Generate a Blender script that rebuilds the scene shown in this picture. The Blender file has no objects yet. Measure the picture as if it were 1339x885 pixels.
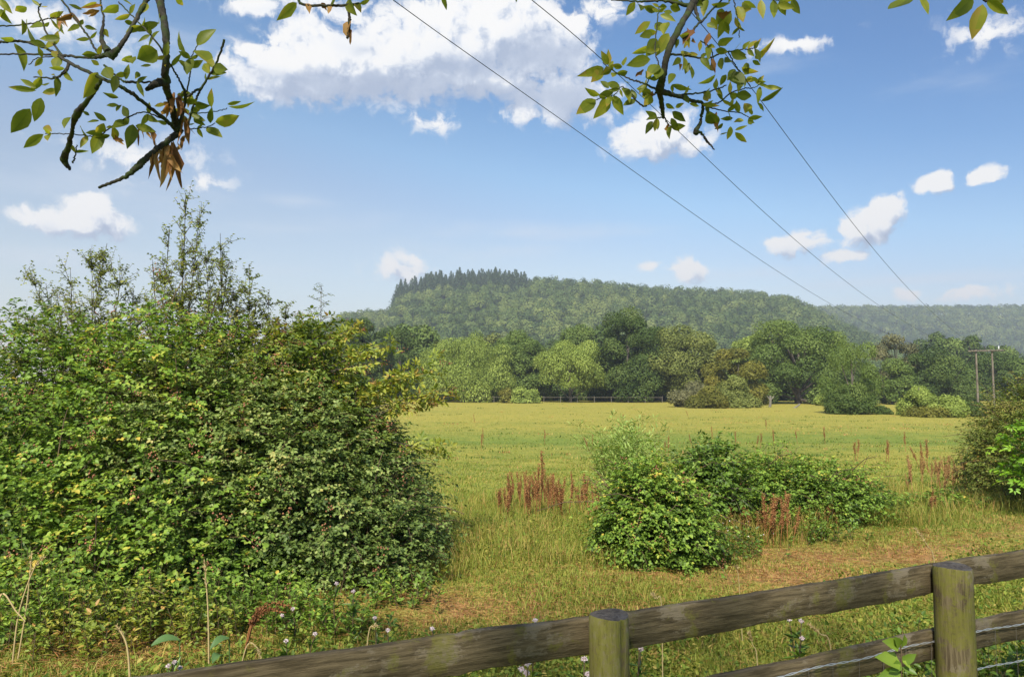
import bpy, math, random
import numpy as np
from mathutils import Vector

# ------------------------------------------------------------------ camera, sky, sun, exposure
C = bpy.context.scene
COL = C.collection
F = 950.0                       # focal length in photograph pixels (1339 wide)
EYE = np.array([0.0, 0.0, 1.95])
PITCH = math.atan(62.5 / F)
cp, sp = math.cos(PITCH), math.sin(PITCH)

def ray(px, py):
    x = (px - 669.5) / F; y = (442.5 - py) / F
    return np.array([x, cp - y * sp, sp + y * cp])

def at(px, py, Y):
    d = ray(px, py)
    return EYE + d * (Y / d[1])

cam = bpy.data.cameras.new('camera')
cam.sensor_width = 36; cam.lens = 36 * F / 1339
cam.clip_end = 9000; cam.clip_start = 0.05
camo = bpy.data.objects.new('camera', cam); COL.objects.link(camo)
camo.location = EYE; camo.rotation_euler = (math.pi / 2 + PITCH, 0, 0)
C.camera = camo

SUN_AZ, SUN_EL = math.radians(-166), math.radians(46)      # clockwise from +Y: behind the camera's left shoulder
sd = Vector((math.sin(SUN_AZ) * math.cos(SUN_EL), math.cos(SUN_AZ) * math.cos(SUN_EL), math.sin(SUN_EL)))
sun = bpy.data.lights.new('sun', 'SUN'); sun.energy = 3.9; sun.angle = math.radians(3); sun.color = (1, .94, .84)
suno = bpy.data.objects.new('sun', sun); COL.objects.link(suno)
suno.rotation_euler = sd.to_track_quat('Z', 'Y').to_euler(); suno.location = (-20, -20, 40)

C.view_settings.view_transform = 'Standard'; C.view_settings.look = 'None'
C.view_settings.exposure = 1.04; C.view_settings.gamma = 1
C.view_settings.use_curve_mapping = False
cy = C.cycles
cy.max_bounces = 10; cy.diffuse_bounces = 6; cy.glossy_bounces = 2; cy.transmission_bounces = 6
cy.transparent_max_bounces = 4; cy.volume_bounces = 0
cy.sample_clamp_indirect = 3; cy.caustics_reflective = False; cy.caustics_refractive = False
cy.use_denoising = True
try:
    cy.denoiser = 'OPENIMAGEDENOISE'; cy.denoising_prefilter = 'ACCURATE'
except Exception: pass

class NT:
    def __init__(s, nt): s.nt = nt
    def n(s, t, **k):
        nd = s.nt.nodes.new(t)
        for a, b in k.items(): setattr(nd, a, b)
        return nd
    def put(s, sock, v):
        if hasattr(v, 'is_linked'): s.nt.links.new(v, sock)
        else: sock.default_value = v
    def math(s, op, a, b=None, c=None, clamp=False):
        nd = s.n('ShaderNodeMath', operation=op, use_clamp=clamp)
        for i, v in enumerate((a, b, c)):
            if v is not None: s.put(nd.inputs[i], v)
        return nd.outputs[0]
    def vm(s, op, a, b=None, c=None):
        nd = s.n('ShaderNodeVectorMath', operation=op)
        for i, v in enumerate((a, b, c)):
            if v is not None: s.put(nd.inputs[i], v)
        return nd.outputs['Value' if op in ('LENGTH', 'DOT_PRODUCT') else 'Vector']
    def mix(s, f, a, b, mode='MIX'):
        nd = s.n('ShaderNodeMix', data_type='RGBA', blend_type=mode)
        s.put(nd.inputs[0], f); s.put(nd.inputs[6], a); s.put(nd.inputs[7], b)
        return nd.outputs[2]
    def noise(s, vec, scale, detail=4, rough=.55, dist=0, col=False):
        nd = s.n('ShaderNodeTexNoise')
        if vec is not None: s.put(nd.inputs['Vector'], vec)
        nd.inputs['Scale'].default_value = scale; nd.inputs['Detail'].default_value = detail
        nd.inputs['Roughness'].default_value = rough; nd.inputs['Distortion'].default_value = dist
        return nd.outputs['Color' if col else 'Fac']
    def ramp(s, f, stops, interp='LINEAR'):
        nd = s.n('ShaderNodeValToRGB'); cr = nd.color_ramp; cr.interpolation = interp
        while len(cr.elements) > 1: cr.elements.remove(cr.elements[-1])
        cr.elements[0].position = stops[0][0]; cr.elements[0].color = c4(stops[0][1])
        for p, c in stops[1:]:
            e = cr.elements.new(p); e.color = c4(c)
        s.put(nd.inputs[0], f)
        return nd.outputs[0]
    def mrange(s, v, a, b, c=0., d=1., interp='SMOOTHSTEP'):
        nd = s.n('ShaderNodeMapRange', interpolation_type=interp)
        s.put(nd.inputs[0], v)
        for i, q in enumerate((a, b, c, d)): s.put(nd.inputs[i + 1], q)
        return nd.outputs[0]

def c4(c):
    if isinstance(c, (int, float)): return (c, c, c, 1)
    return (c[0], c[1], c[2], 1)

# ---- sky with clouds, all laid out by compass direction and elevation
W = bpy.data.worlds.new('World'); C.world = W; W.use_nodes = True
W.node_tree.nodes.clear()

def azel(d):
    d = d / np.linalg.norm(d)
    return math.atan2(d[0], d[1]), math.asin(d[2])

CLOUDS = [  # px, py, rx, ry, weight
    (372, 96, 78, 44, 1.0), (430, 78, 95, 62, 1.1), (500, 82, 120, 60, 1.1), (575, 62, 120, 66, 1.1), (650, 40, 90, 66, 1.1),
    (600, 100, 160, 30, .9), (700, 75, 80, 40, .9), (740, 36, 36, 28, .8), (335, 10, 55, 16, .5), (440, 12, 100, 22, .5),
    (735, 130, 80, 40, .75), (690, 148, 40, 18, .6), (566, 160, 36, 17, .42), (858, 178, 62, 34, 1.0), (905, 185, 40, 20, .7),
    (98, 290, 74, 22, .95), (118, 278, 46, 26, 1.0), (72, 296, 44, 12, .7),
    (522, 352, 38, 17, .5), (536, 336, 20, 14, .5), (850, 348, 18, 9, .45), (896, 351, 32, 16, .75),
    (1150, 290, 46, 26, 1.0), (1118, 302, 34, 20, .95), (1162, 272, 28, 18, .9), (1040, 321, 42, 15, .7), (1018, 318, 20, 10, .6),
    (1104, 334, 26, 11, .6), (1226, 244, 29, 17, .95), (1287, 228, 24, 15, .85), (1265, 386, 50, 11, .55), (1188, 383, 16, 9, .5), (1325, 382, 20, 9, .5),
    (1038, 60, 55, 14, .42), (1290, 45, 60, 26, .34), (270, 240, 40, 14, .38), (185, 205, 90, 26, .32), (60, 30, 150, 30, .36), (790, 12, 50, 20, .5),
]
WISPS = [(385, 263, 80, 12, .5), (700, 304, 190, 16, .6), (360, 300, 130, 16, .35), (480, 290, 120, 14, .3), (1180, 368, 300, 12, .6),
         (90, 340, 200, 26, .5), (300, 350, 120, 20, .4), (1260, 100, 120, 22, .2), (980, 360, 200, 18, .45), (640, 330, 200, 20, .35), (1000, 90, 90, 16, .35)]
SHADES = [(540, 122, 230, 26, 1.2), (660, 128, 120, 24, 1.0), (700, 72, 90, 34, .9), (620, 88, 120, 30, .7), (745, 132, 70, 34, .95), (400, 128, 90, 16, .8), (470, 60, 40, 24, .45),
          (1185, 308, 42, 12, .8), (1150, 320, 50, 10, .6), (110, 305, 70, 9, .7), (1030, 335, 40, 9, .4), (440, 12, 90, 16, .4), (360, 12, 60, 16, .35)]

def blobs(k, vec, lst):
    cur = None
    for px, py, rx, ry, w in lst:
        a, e = azel(ray(px, py))
        a2, _ = azel(ray(px + rx, py)); _, e2 = azel(ray(px, py - ry))
        ia, ie = 1 / max((a2 - a) * 1.18, 1e-3), 1 / max((e2 - e) * 1.18, 1e-3)
        q = k.vm('MULTIPLY_ADD', vec, (ia, ie, 0), (-a * ia, -e * ie, 0))
        l = k.vm('LENGTH', q)
        v = k.math('MULTIPLY_ADD', l, -w, w)
        cur = v if cur is None else k.math('MAXIMUM', cur, v)
    return k.math('MAXIMUM', cur, -1.0)

grp = bpy.data.node_groups.new('cloud_field', 'ShaderNodeTree')
grp.interface.new_socket('Vector', in_out='INPUT', socket_type='NodeSocketVector')
grp.interface.new_socket('Density', in_out='OUTPUT', socket_type='NodeSocketFloat'); grp.interface.new_socket('Cover', in_out='OUTPUT', socket_type='NodeSocketFloat')
g = NT(grp)
gi, go = g.n('NodeGroupInput'), g.n('NodeGroupOutput')
v0 = gi.outputs[0]
wn = g.noise(v0, 17, 6, .55, col=True)
v1 = g.vm('MULTIPLY_ADD', g.vm('SUBTRACT', wn, (.5, .5, .5)), (.055, .04, 0), v0)
f1 = g.noise(v1, 40, 12, .62)
cover = blobs(g, v1, CLOUDS)
dens = g.math('ADD', cover, g.math('MULTIPLY_ADD', f1, 1.95, -.92))
g.put(go.inputs[0], dens); g.put(go.inputs[1], cover)

k = NT(W.node_tree)
tc = k.n('ShaderNodeTexCoord')
sx = k.n('ShaderNodeSeparateXYZ'); k.put(sx.inputs[0], k.vm('NORMALIZE', tc.outputs['Generated']))
az = k.math('ARCTAN2', sx.outputs[0], sx.outputs[1]); el = k.math('ARCSINE', sx.outputs[2])
cx = k.n('ShaderNodeCombineXYZ'); k.put(cx.inputs[0], az); k.put(cx.inputs[1], el); vec = cx.outputs[0]
def field(v):
    nd = k.n('ShaderNodeGroup', node_tree=grp); k.put(nd.inputs[0], v); return nd.outputs
D1, COV = field(vec); D2 = field(k.vm('ADD', vec, (-.012, .02, 0)))[0]
alpha = k.math('MULTIPLY', k.mrange(D1, .02, .42), k.mrange(COV, -.12, .32, .2, 1.))
lit = k.math('MULTIPLY_ADD', k.math('SUBTRACT', D1, D2), 1.35, .66, clamp=True)
shn = k.noise(vec, 18, 4, .5, col=True)
sv = k.vm('MULTIPLY_ADD', k.vm('SUBTRACT', shn, (.5, .5, .5)), (.06, .05, 0), vec)
sh = k.mrange(blobs(k, sv, SHADES), .0, .75)
lit2 = k.math('MULTIPLY', lit, k.math('MULTIPLY_ADD', sh, -.82, 1.0))
ccol = k.ramp(lit2, [(0, (.42, .5, .66)), (.35, (.60, .67, .80)), (.75, (.93, .945, .97)), (1, (1.0, .99, .975))])
stretch = k.vm('MULTIPLY', vec, (6, 26, 1))
wsp = k.math('ADD', blobs(k, vec, WISPS + [(200, 60, 240, 50, .4), (150, 250, 220, 40, .45)]), k.math('MULTIPLY_ADD', k.noise(stretch, 1.6, 7, .6), .9, -.45))
wa = k.mrange(wsp, .0, .9, 0, .55)
sky = k.n('ShaderNodeTexSky', sky_type='NISHITA', sun_disc=False)
sky.sun_elevation = SUN_EL; sky.sun_rotation = SUN_AZ
sky.air_density = 1.0; sky.dust_density = 0.6; sky.ozone_density = 1.4; sky.altitude = 60
st_ = k.math('MULTIPLY_ADD', el, 2.0, k.math('MULTIPLY', az, .35))     # deeper blue higher up and away from the sun
gain = k.ramp(st_, [(0, (1, .84, .72)), (.33, (.98, .87, .78)), (.45, (.88, .86, .83)), (.57, (.79, .91, .91)), (.785, (.50, .75, .88)), (1, (.38, .66, .86))])
gain = k.mix(k.mrange(az, .15, .62), gain, k.mix(1., gain, (.88, .86, .9, 1), 'MULTIPLY'))
skyc = k.mix(1.0, sky.outputs[0], gain, 'MULTIPLY')
CLB = 5.3
cb = k.mix(1.0, ccol, (CLB, CLB, CLB, 1), 'MULTIPLY')
m1 = k.mix(wa, skyc, (CLB * .80, CLB * .85, CLB * .93, 1))
m2 = k.mix(alpha, m1, cb)
bg = k.n('ShaderNodeBackground'); k.put(bg.inputs[0], m2); bg.inputs[1].default_value = 0.096
ow = k.n('ShaderNodeOutputWorld'); W.node_tree.links.new(bg.outputs[0], ow.inputs[0])

# ------------------------------------------------------------------ helpers
def tag(o, label=None, cat=None, group=None, kind=None):
    if label: o['label'] = label
    if cat: o['category'] = cat
    if group: o['group'] = group
    if kind: o['kind'] = kind
    return o

def thing(name, label, cat, loc=(0, 0, 0), group=None):
    o = bpy.data.objects.new(name, None); COL.objects.link(o)
    o.location = [float(q) for q in loc]; o.empty_display_size = .1
    return tag(o, label, cat, group)

class Geo:
    """Collects polygons (arrays of verts and faces) into ONE mesh."""
    def __init__(s): s.v = []; s.f = []; s.a = []; s.n = 0
    def add(s, v, f, a=.5):
        v = np.asarray(v, float).reshape(-1, 3); f = np.asarray(f, np.int64)
        if len(v) == 0: return s
        s.v.append(v); s.f.append(f + s.n)
        s.a.append(np.broadcast_to(np.asarray(a, float), (len(f),)).copy()); s.n += len(v)
        return s
    def build(s, name, mat, parent=None, origin=None, smooth=False):
        V = np.concatenate(s.v) if s.v else np.zeros((0, 3))
        if parent is not None: org = np.array(root_loc(parent))
        else: org = np.array(origin if origin is not None else (0, 0, 0), float)
        V = V - org
        me = bpy.data.meshes.new(name)
        me.vertices.add(len(V)); me.vertices.foreach_set('co', V.astype(np.float32).ravel())
        loops = np.concatenate([f.ravel() for f in s.f]); tot = np.concatenate([np.full(len(f), f.shape[1]) for f in s.f])
        me.loops.add(len(loops)); me.loops.foreach_set('vertex_index', loops.astype(np.int32))
        me.polygons.add(len(tot)); st = np.concatenate([[0], np.cumsum(tot)[:-1]])
        me.polygons.foreach_set('loop_start', st.astype(np.int32))
        if smooth: me.polygons.foreach_set('use_smooth', np.ones(len(tot), bool))
        me.update(calc_edges=True)
        at_ = me.attributes.new('v', 'FLOAT', 'FACE'); at_.data.foreach_set('value', np.concatenate(s.a).astype(np.float32))
        me.materials.append(mat)
        o = bpy.data.objects.new(name, me); COL.objects.link(o)
        if parent is not None: o.parent = parent
        else: o.location = [float(q) for q in org]
        return o

def root_loc(o):
    p = Vector(o.location)
    while o.parent: o = o.parent; p += o.location
    return p

def unit(v): return v / np.maximum(np.linalg.norm(v, axis=-1, keepdims=True), 1e-9)

def frames(A, N):
    A = unit(A); S = unit(np.cross(A, N)); return A, S, np.cross(S, A)

def leaves(geo, P, A, N, L, Wd, v, fold=.18, curl=.12):
    """ovate folded leaves: two quads each"""
    n = len(P)
    if n == 0: return
    A, S, N2 = frames(A, N)
    L = np.broadcast_to(L, (n,))[:, None]; Wd = np.broadcast_to(Wd, (n,))[:, None]
    up = N2 * Wd * fold
    V = np.stack([P, P + A * L * .28 + S * Wd * .5 + up, P + A * L * .66 + S * Wd * .4 + up - N2 * L * curl * .4, P + A * L - N2 * L * curl,
                  P + A * L * .66 - S * Wd * .4 + up - N2 * L * curl * .4, P + A * L * .28 - S * Wd * .5 + up], 1)
    b = np.arange(n)[:, None] * 6
    f = np.concatenate([b + np.array([[0, 3, 2, 1]]), b + np.array([[0, 5, 4, 3]])])
    v = np.broadcast_to(v, (n,))
    geo.add(V, f, np.concatenate([v, v]))

def cards(geo, P, N, size, v, rng, aspect=.7, axis=None):
    """rhombic leaf clumps for far foliage: one quad each"""
    n = len(P)
    A = rng.normal(size=(n, 3)) if axis is None else axis
    A, S, N2 = frames(np.cross(np.cross(N, A), N) + 1e-6, N)
    s = np.broadcast_to(size, (n,))[:, None] * .5
    j = rng.uniform(.7, 1.2, (n, 4, 1))
    V = np.stack([P - A * s * j[:, 0], P + S * s * aspect * j[:, 1] + N2 * s * .15, P + A * s * j[:, 2], P - S * s * aspect * j[:, 3] + N2 * s * .15], 1)
    geo.add(V, np.arange(n)[:, None] * 4 + np.arange(4)[None], v)

def tube(geo, pts, rad, sides=6, v=.5, cap=True):
    pts = np.asarray(pts, float); n = len(pts)
    rad = np.broadcast_to(np.asarray(rad, float), (n,))
    T = unit(np.gradient(pts, axis=0)) if n > 2 else unit(np.repeat((pts[1:] - pts[:1]), n, 0))
    ref = np.array([0, 0, 1.]) if abs(T[:, 2]).mean() < .8 else np.array([1., 0, 0])
    S = unit(np.cross(T, ref)); B = np.cross(T, S)
    a = np.arange(sides) / sides * 2 * math.pi
    V = pts[:, None] + rad[:, None, None] * (np.cos(a)[None, :, None] * S[:, None] + np.sin(a)[None, :, None] * B[:, None])
    i = np.arange(n - 1)[:, None] * sides; j = np.arange(sides)[None]; j2 = (j + 1) % sides
    f = np.stack([i + j, i + j2, i + sides + j2, i + sides + j], -1).reshape(-1, 4)
    geo.add(V, f, v)
    if cap:
        geo.add(V[-1], np.arange(sides)[None], v); geo.add(V[0], np.arange(sides)[::-1][None], v)

def smooth_path(pts, n=24):
    pts = np.asarray(pts, float)
    if len(pts) < 3:
        t = np.linspace(0, 1, n)[:, None]; return pts[0] * (1 - t) + pts[-1] * t
    P = np.vstack([2 * pts[0] - pts[1], pts, 2 * pts[-1] - pts[-2]])
    out = []
    m = max(2, n // (len(pts) - 1))
    for i in range(1, len(P) - 2):
        t = np.linspace(0, 1, m, endpoint=False)[:, None]
        a, b, c, d = P[i - 1], P[i], P[i + 1], P[i + 2]
        out.append(.5 * (2 * b + (c - a) * t + (2 * a - 5 * b + 4 * c - d) * t ** 2 + (3 * b - a - 3 * c + d) * t ** 3))
    out.append(pts[-1:])
    return np.vstack(out)

_ph = np.random.default_rng(5)
_K = _ph.normal(size=(24, 3)); _F = _ph.uniform(0, 6.28, 24)
def lump(p, freq=1.):
    p = np.asarray(p); return np.sin(p @ (_K * freq).T + _F).mean(-1) * 2.2

def sphere_dirs(rng, n, zmin=-1.):
    z = rng.uniform(zmin, 1, n); a = rng.uniform(0, 2 * math.pi, n); r = np.sqrt(1 - z * z)
    return np.stack([r * np.cos(a), r * np.sin(a), z], 1)

# ------------------------------------------------------------------ materials
def new_mat(name):
    m = bpy.data.materials.new(name); m.use_nodes = True; m.node_tree.nodes.clear()
    return m, NT(m.node_tree)
def attr_v(k):
    a = k.n('ShaderNodeAttribute', attribute_name='v'); return a.outputs['Fac']
def out(k, sh): k.put(k.n('ShaderNodeOutputMaterial').inputs[0], sh)

def leaf_mat(name, stops, transl=.3, rough=.5, spec=.35, nscale=1.5, namp=.35):
    m, k = new_mat(name)
    geo = k.n('ShaderNodeNewGeometry')
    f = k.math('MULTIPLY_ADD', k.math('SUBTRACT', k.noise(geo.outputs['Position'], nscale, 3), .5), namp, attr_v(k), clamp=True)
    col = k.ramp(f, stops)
    p = k.n('ShaderNodeBsdfPrincipled'); k.put(p.inputs['Base Color'], col)
    p.inputs['Roughness'].default_value = rough; p.inputs['Specular IOR Level'].default_value = spec
    t = k.n('ShaderNodeBsdfTranslucent'); k.put(t.inputs[0], k.mix(1., col, (1.25, 1.2, .6, 1), 'MULTIPLY'))
    mx = k.n('ShaderNodeMixShader'); mx.inputs[0].default_value = transl
    k.put(mx.inputs[1], p.outputs[0]); k.put(mx.inputs[2], t.outputs[0]); out(k, mx.outputs[0])
    return m

def bark_mat(name, a, b, scale=8, moss=None):
    m, k = new_mat(name)
    tcn = k.n('ShaderNodeTexCoord').outputs['Object']
    st = k.vm('MULTIPLY', tcn, (1, 1, .25))
    n1 = k.noise(st, scale, 6, .65)
    col = k.mix(k.mrange(n1, .35, .65), c4(a), c4(b))
    if moss: col = k.mix(k.mrange(k.noise(tcn, scale * .6, 4), .45, .6), col, c4(moss))
    p = k.n('ShaderNodeBsdfPrincipled'); k.put(p.inputs['Base Color'], col); p.inputs['Roughness'].default_value = .85
    p.inputs['Specular IOR Level'].default_value = .2
    bp = k.n('ShaderNodeBump'); bp.inputs['Strength'].default_value = .6; bp.inputs['Distance'].default_value = .02
    k.put(bp.inputs['Height'], n1); k.put(p.inputs['Normal'], bp.outputs[0]); out(k, p.outputs[0])
    return m

def plain_mat(name, a, rough=.6, metal=0., var=.3, scale=20):
    m, k = new_mat(name)
    tcn = k.n('ShaderNodeTexCoord').outputs['Object']
    col = k.mix(k.noise(tcn, scale, 4), c4([q * (1 - var) for q in a]), c4([min(1, q * (1 + var)) for q in a]))
    p = k.n('ShaderNodeBsdfPrincipled'); k.put(p.inputs['Base Color'], col); p.inputs['Roughness'].default_value = rough
    p.inputs['Metallic'].default_value = metal; out(k, p.outputs[0]); return m

M = {}
M['bramble'] = leaf_mat('bramble_leaf', [(0, (.04, .075, .014)), (.3, (.115, .19, .026)), (.55, (.175, .29, .038)), (.78, (.28, .39, .055)), (.92, (.44, .45, .07)), (1, (.55, .40, .07))], .34, .5, .28)
M['bramble_grey'] = leaf_mat('grey_bramble_leaf', [(0, (.04, .07, .016)), (.35, (.115, .175, .036)), (.65, (.215, .285, .07)), (.88, (.36, .41, .13)), (1, (.46, .40, .12))], .34, .5, .3)  # greyer green leaves for the mound beside the open field
M['hawthorn'] = leaf_mat('hawthorn_leaf', [(0, (.085, .115, .026)), (.5, (.215, .26, .055)), (.85, (.35, .36, .085)), (1, (.44, .28, .09))], .42, .5, .3)
M['elder'] = leaf_mat('elder_leaf', [(0, (.04, .075, .012)), (.35, (.11, .17, .022)), (.7, (.23, .28, .035)), (.9, (.36, .35, .05)), (1, (.42, .25, .07))], .35, .5, .35)
M['willow'] = leaf_mat('willow_leaf', [(0, (.12, .18, .04)), (.6, (.25, .36, .075)), (1, (.38, .46, .13))], .35, .5, .35)
M['sapling'] = leaf_mat('sapling_leaf', [(0, (.045, .085, .012)), (.6, (.13, .22, .025)), (1, (.25, .35, .04))], .3, .45, .4)
M['lime'] = leaf_mat('bright_elder_leaf', [(0, (.07, .16, .01)), (.6, (.20, .38, .02)), (1, (.34, .48, .05))], .35, .45, .4)
M['rusty_hawthorn'] = leaf_mat('rusty_hawthorn_leaf', [(0, (.07, .095, .018)), (.45, (.16, .21, .035)), (.75, (.27, .24, .045)), (1, (.38, .19, .055))], .34, .5, .3)
M['overhead'] = leaf_mat('ash_leaf', [(0, (.10, .13, .016)), (.5, (.20, .24, .024)), (.85, (.33, .33, .035)), (1, (.38, .28, .05))], .62, .45, .35, 9, .35)
M['deadleaf'] = leaf_mat('withered_leaf', [(0, (.14, .06, .02)), (.5, (.30, .15, .05)), (1, (.48, .29, .11))], .4, .7, .2, 12, .5)
M['grass'] = leaf_mat('grass_blade', [(0, (.06, .11, .012)), (.3, (.15, .215, .025)), (.55, (.28, .285, .045)), (.75, (.43, .33, .09)), (.88, (.45, .27, .10)), (1, (.36, .165, .06))], .3, .6, .25, .8, .3)
M['dock'] = leaf_mat('dock_seed', [(0, (.15, .065, .028)), (.5, (.31, .14, .055)), (1, (.50, .29, .13))], .2, .8, .1)
M['straw'] = leaf_mat('straw', [(0, (.38, .28, .12)), (1, (.62, .50, .26))], .25, .6, .2)
M['berry'] = plain_mat('berry', (.27, .11, .05), .5, 0, .6, 9)
M['brown_berry'] = plain_mat('brown_berry', (.26, .10, .05), .6, 0, .5, 9)
M['cane'] = bark_mat('bramble_cane', (.07, .05, .03), (.16, .11, .06), 14)
M['twig'] = bark_mat('twig_bark', (.055, .045, .035), (.13, .11, .085), 14)
M['bark'] = bark_mat('tree_bark', (.06, .05, .04), (.17, .145, .115), 3)
M['mossbark'] = bark_mat('mossy_bark', (.020, .017, .012), (.05, .045, .03), 30, (.035, .05, .012))
M['fluff'] = plain_mat('thistle_fluff', (.66, .56, .56), .9, 0, .15, 60)
M['dockleaf'] = leaf_mat('broad_dock_leaf', [(0, (.06, .13, .035)), (1, (.15, .25, .08))], .3, .4, .4, 8, .6)

# ------------------------------------------------------------------ terrain
def sstep(a, b, x):
    t = np.clip((x - a) / (b - a), 0, 1); return t * t * (3 - 2 * t)
_prof1 = np.array([(200, 500), (330, 480), (380, 458), (410, 440), (432, 440), (455, 427), (480, 425), (512, 424), (522, 403), (560, 391), (630, 383), (690, 390), (700, 384), (760, 388), (820, 394),
                   (900, 397), (1000, 402), (1030, 407), (1056, 418), (1095, 438), (1150, 465), (1210, 490), (1300, 500)], float)
_prof2 = np.array([(600, 500), (800, 440), (980, 415), (1040, 412), (1100, 412), (1339, 412), (1600, 408), (2200, 450)], float)
R1, R2 = 850., 1400.
_x1 = (_prof1[:, 0] - 669.5) / F * R1; _h1 = (505 - _prof1[:, 1]) / F * R1 + 2
_x2 = (_prof2[:, 0] - 669.5) / F * R2; _h2 = (505 - _prof2[:, 1]) / F * R2 + 2
def tz(x, y):
    x = np.asarray(x, float); y = np.asarray(y, float)
    z = -1.0 * sstep(9, 34, y) - .25 * np.exp(-((y - 41 - .03 * x) / 2.2) ** 2)
    near = np.exp(-(np.maximum(y, 0) / 45.) ** 2)
    z = z + near * (.05 * np.sin(x * .9 + 1) * np.cos(y * .7) + .03 * np.sin(x * 2.1 + y * 1.7))
    h1 = np.interp(x * (R1 / np.clip(y, 260, R1)) ** .9, _x1, _h1); h2 = np.interp(x, _x2, _h2)
    t1 = sstep(330, R1, y) * (1 - .25 * sstep(R1, R1 + 900, y)); t2 = sstep(860, R2, y) * (1 - .2 * sstep(R2, R2 + 900, y))
    return z + np.maximum(h1 * t1, h2 * t2)

PD = np.array([.645, .284]); PD = PD / np.linalg.norm(PD)          # the fence's direction in plan
def pathmask(x, y):
    """1 along the worn dry strip behind the fence"""
    d = (x - .9) * -PD[1] + (y - 7.1) * PD[0]; s = (x - .9) * PD[0] + (y - 7.1) * PD[1]
    d = d + .3 * np.sin(s * .8 + 1) + .15 * np.sin(s * 2.3)
    return np.exp(-((d + .0) / .98) ** 2)

def ground():
    ax = np.sinh(np.linspace(-1, 1, 330) * 7.2) / math.sinh(7.2) * 2300
    ay = np.concatenate([np.linspace(-60, -2, 20), -2 + np.sinh(np.linspace(0.01, 1, 330) * 6.6) / math.sinh(6.6) * 2700])
    X, Y = np.meshgrid(ax, ay); Z = tz(X, Y)
    V = np.stack([X, Y, Z], -1).reshape(-1, 3); nx, ny = len(ax), len(ay)
    i = np.arange(ny - 1)[:, None] * nx + np.arange(nx - 1)[None]
    f = np.stack([i, i + 1, i + nx + 1, i + nx], -1).reshape(-1, 4)
    m, k = new_mat('pasture')
    pos = k.n('ShaderNodeNewGeometry').outputs['Position']
    s = k.n('ShaderNodeSeparateXYZ'); k.put(s.inputs[0], pos); x, y = s.outputs[0], s.outputs[1]
    big = k.noise(k.vm('MULTIPLY', pos, (.6, 1, 1)), .08, 5, .6); mid = k.noise(pos, .7, 6, .65); fine = k.noise(pos, 9, 5, .7)
    tuft = k.noise(k.vm('MULTIPLY', pos, (.55, 1, 1)), 1.9, 4, .7)
    dry = k.mix(k.mrange(fine, .3, .7), c4((.235, .212, .036)), c4((.37, .318, .066)))
    grn = k.mix(k.mrange(fine, .3, .7), c4((.085, .135, .022)), c4((.19, .225, .042)))
    # greenness: bands of the field that were grazed or stay damp
    yy = k.math('MULTIPLY_ADD', k.math('SUBTRACT', big, .5), 26., y)
    band = k.ramp(k.math('DIVIDE', yy, 160.), [(0, .62), (.10, .55), (.17, .42), (.215, .62), (.26, .78), (.30, .45), (.42, .3), (.6, .2), (.8, .12), (1, .08)])
    gfac = k.math('ADD', band, k.math('ADD', k.math('MULTIPLY_ADD', mid, .9, -.45), k.math('MULTIPLY_ADD', big, .9, -.45)), clamp=True)
    col = k.mix(k.mrange(gfac, .15, .85), dry, grn)
    col = k.mix(k.mrange(tuft, .56, .70, 0, .75), col, c4((.07, .095, .02)))
    # worn strip
    d = k.vm('DOT_PRODUCT', k.vm('SUBTRACT', pos, (.9, 7.1, 0)), (-PD[1], PD[0], 0))
    dd = k.math('ADD', d, k.math('MULTIPLY_ADD', mid, 1.6, -.8))
    strip = k.math('MULTIPLY', k.mrange(k.math('ABSOLUTE', dd), .55, 1.45, 1, 0), k.mrange(mid, .40, .56, .12, .95))
    soil = k.mix(k.mrange(fine, .3, .7), c4((.17, .085, .035)), c4((.36, .20, .08)))
    col = k.mix(strip, col, soil)
    far = k.mrange(y, 300, 420)
    col = k.mix(far, col, c4((.035, .055, .018)))
    p = k.n('ShaderNodeBsdfPrincipled'); k.put(p.inputs['Base Color'], col); p.inputs['Roughness'].default_value = .95
    p.inputs['Specular IOR Level'].default_value = .1
    bp = k.n('ShaderNodeBump'); bp.inputs['Strength'].default_value = .9; bp.inputs['Distance'].default_value = .12
    k.put(bp.inputs['Height'], k.math('ADD', k.math('MULTIPLY', tuft, 1.0), k.math('MULTIPLY', fine, .4))); k.put(p.inputs['Normal'], bp.outputs[0]); out(k, p.outputs[0])
    o = Geo().add(V, f).build('ground', m, smooth=True)
    tag(o, 'sloping pasture ground running out to the wooded hills', 'ground', kind='structure')
ground()

# ------------------------------------------------------------------ grass
def blades(geo, rng, x, y, h, w, v, lean=.45):
    n = len(x); P = np.stack([x, y, tz(x, y) - .005], 1)
    a = rng.uniform(0, 2 * math.pi, n); d = np.stack([np.cos(a), np.sin(a), np.zeros(n)], 1)
    b = a + rng.uniform(.8, 2.3, n); s = np.stack([np.cos(b), np.sin(b), np.zeros(n)], 1)
    l = (rng.uniform(.1, 1, n) * lean * h)[:, None]; h1 = h[:, None]; w1 = w[:, None] * .5; up = np.array([0, 0, 1.])
    mid = P + up * h1 * .6 + d * l * .35; tip = P + up * h1 * np.sqrt(1 - .4 * (l / h1) ** 2) + d * l
    V = np.stack([P - s * w1, P + s * w1, mid + s * w1 * .75, mid - s * w1 * .75, tip], 1)
    bi = np.arange(n)[:, None] * 5
    g0 = geo.n
    geo.add(V, bi + np.array([[0, 1, 2, 3]]), v)
    geo.f.append(bi + np.array([[3, 2, 4]]) + g0); geo.a.append(np.broadcast_to(v, (n,)).copy())

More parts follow.
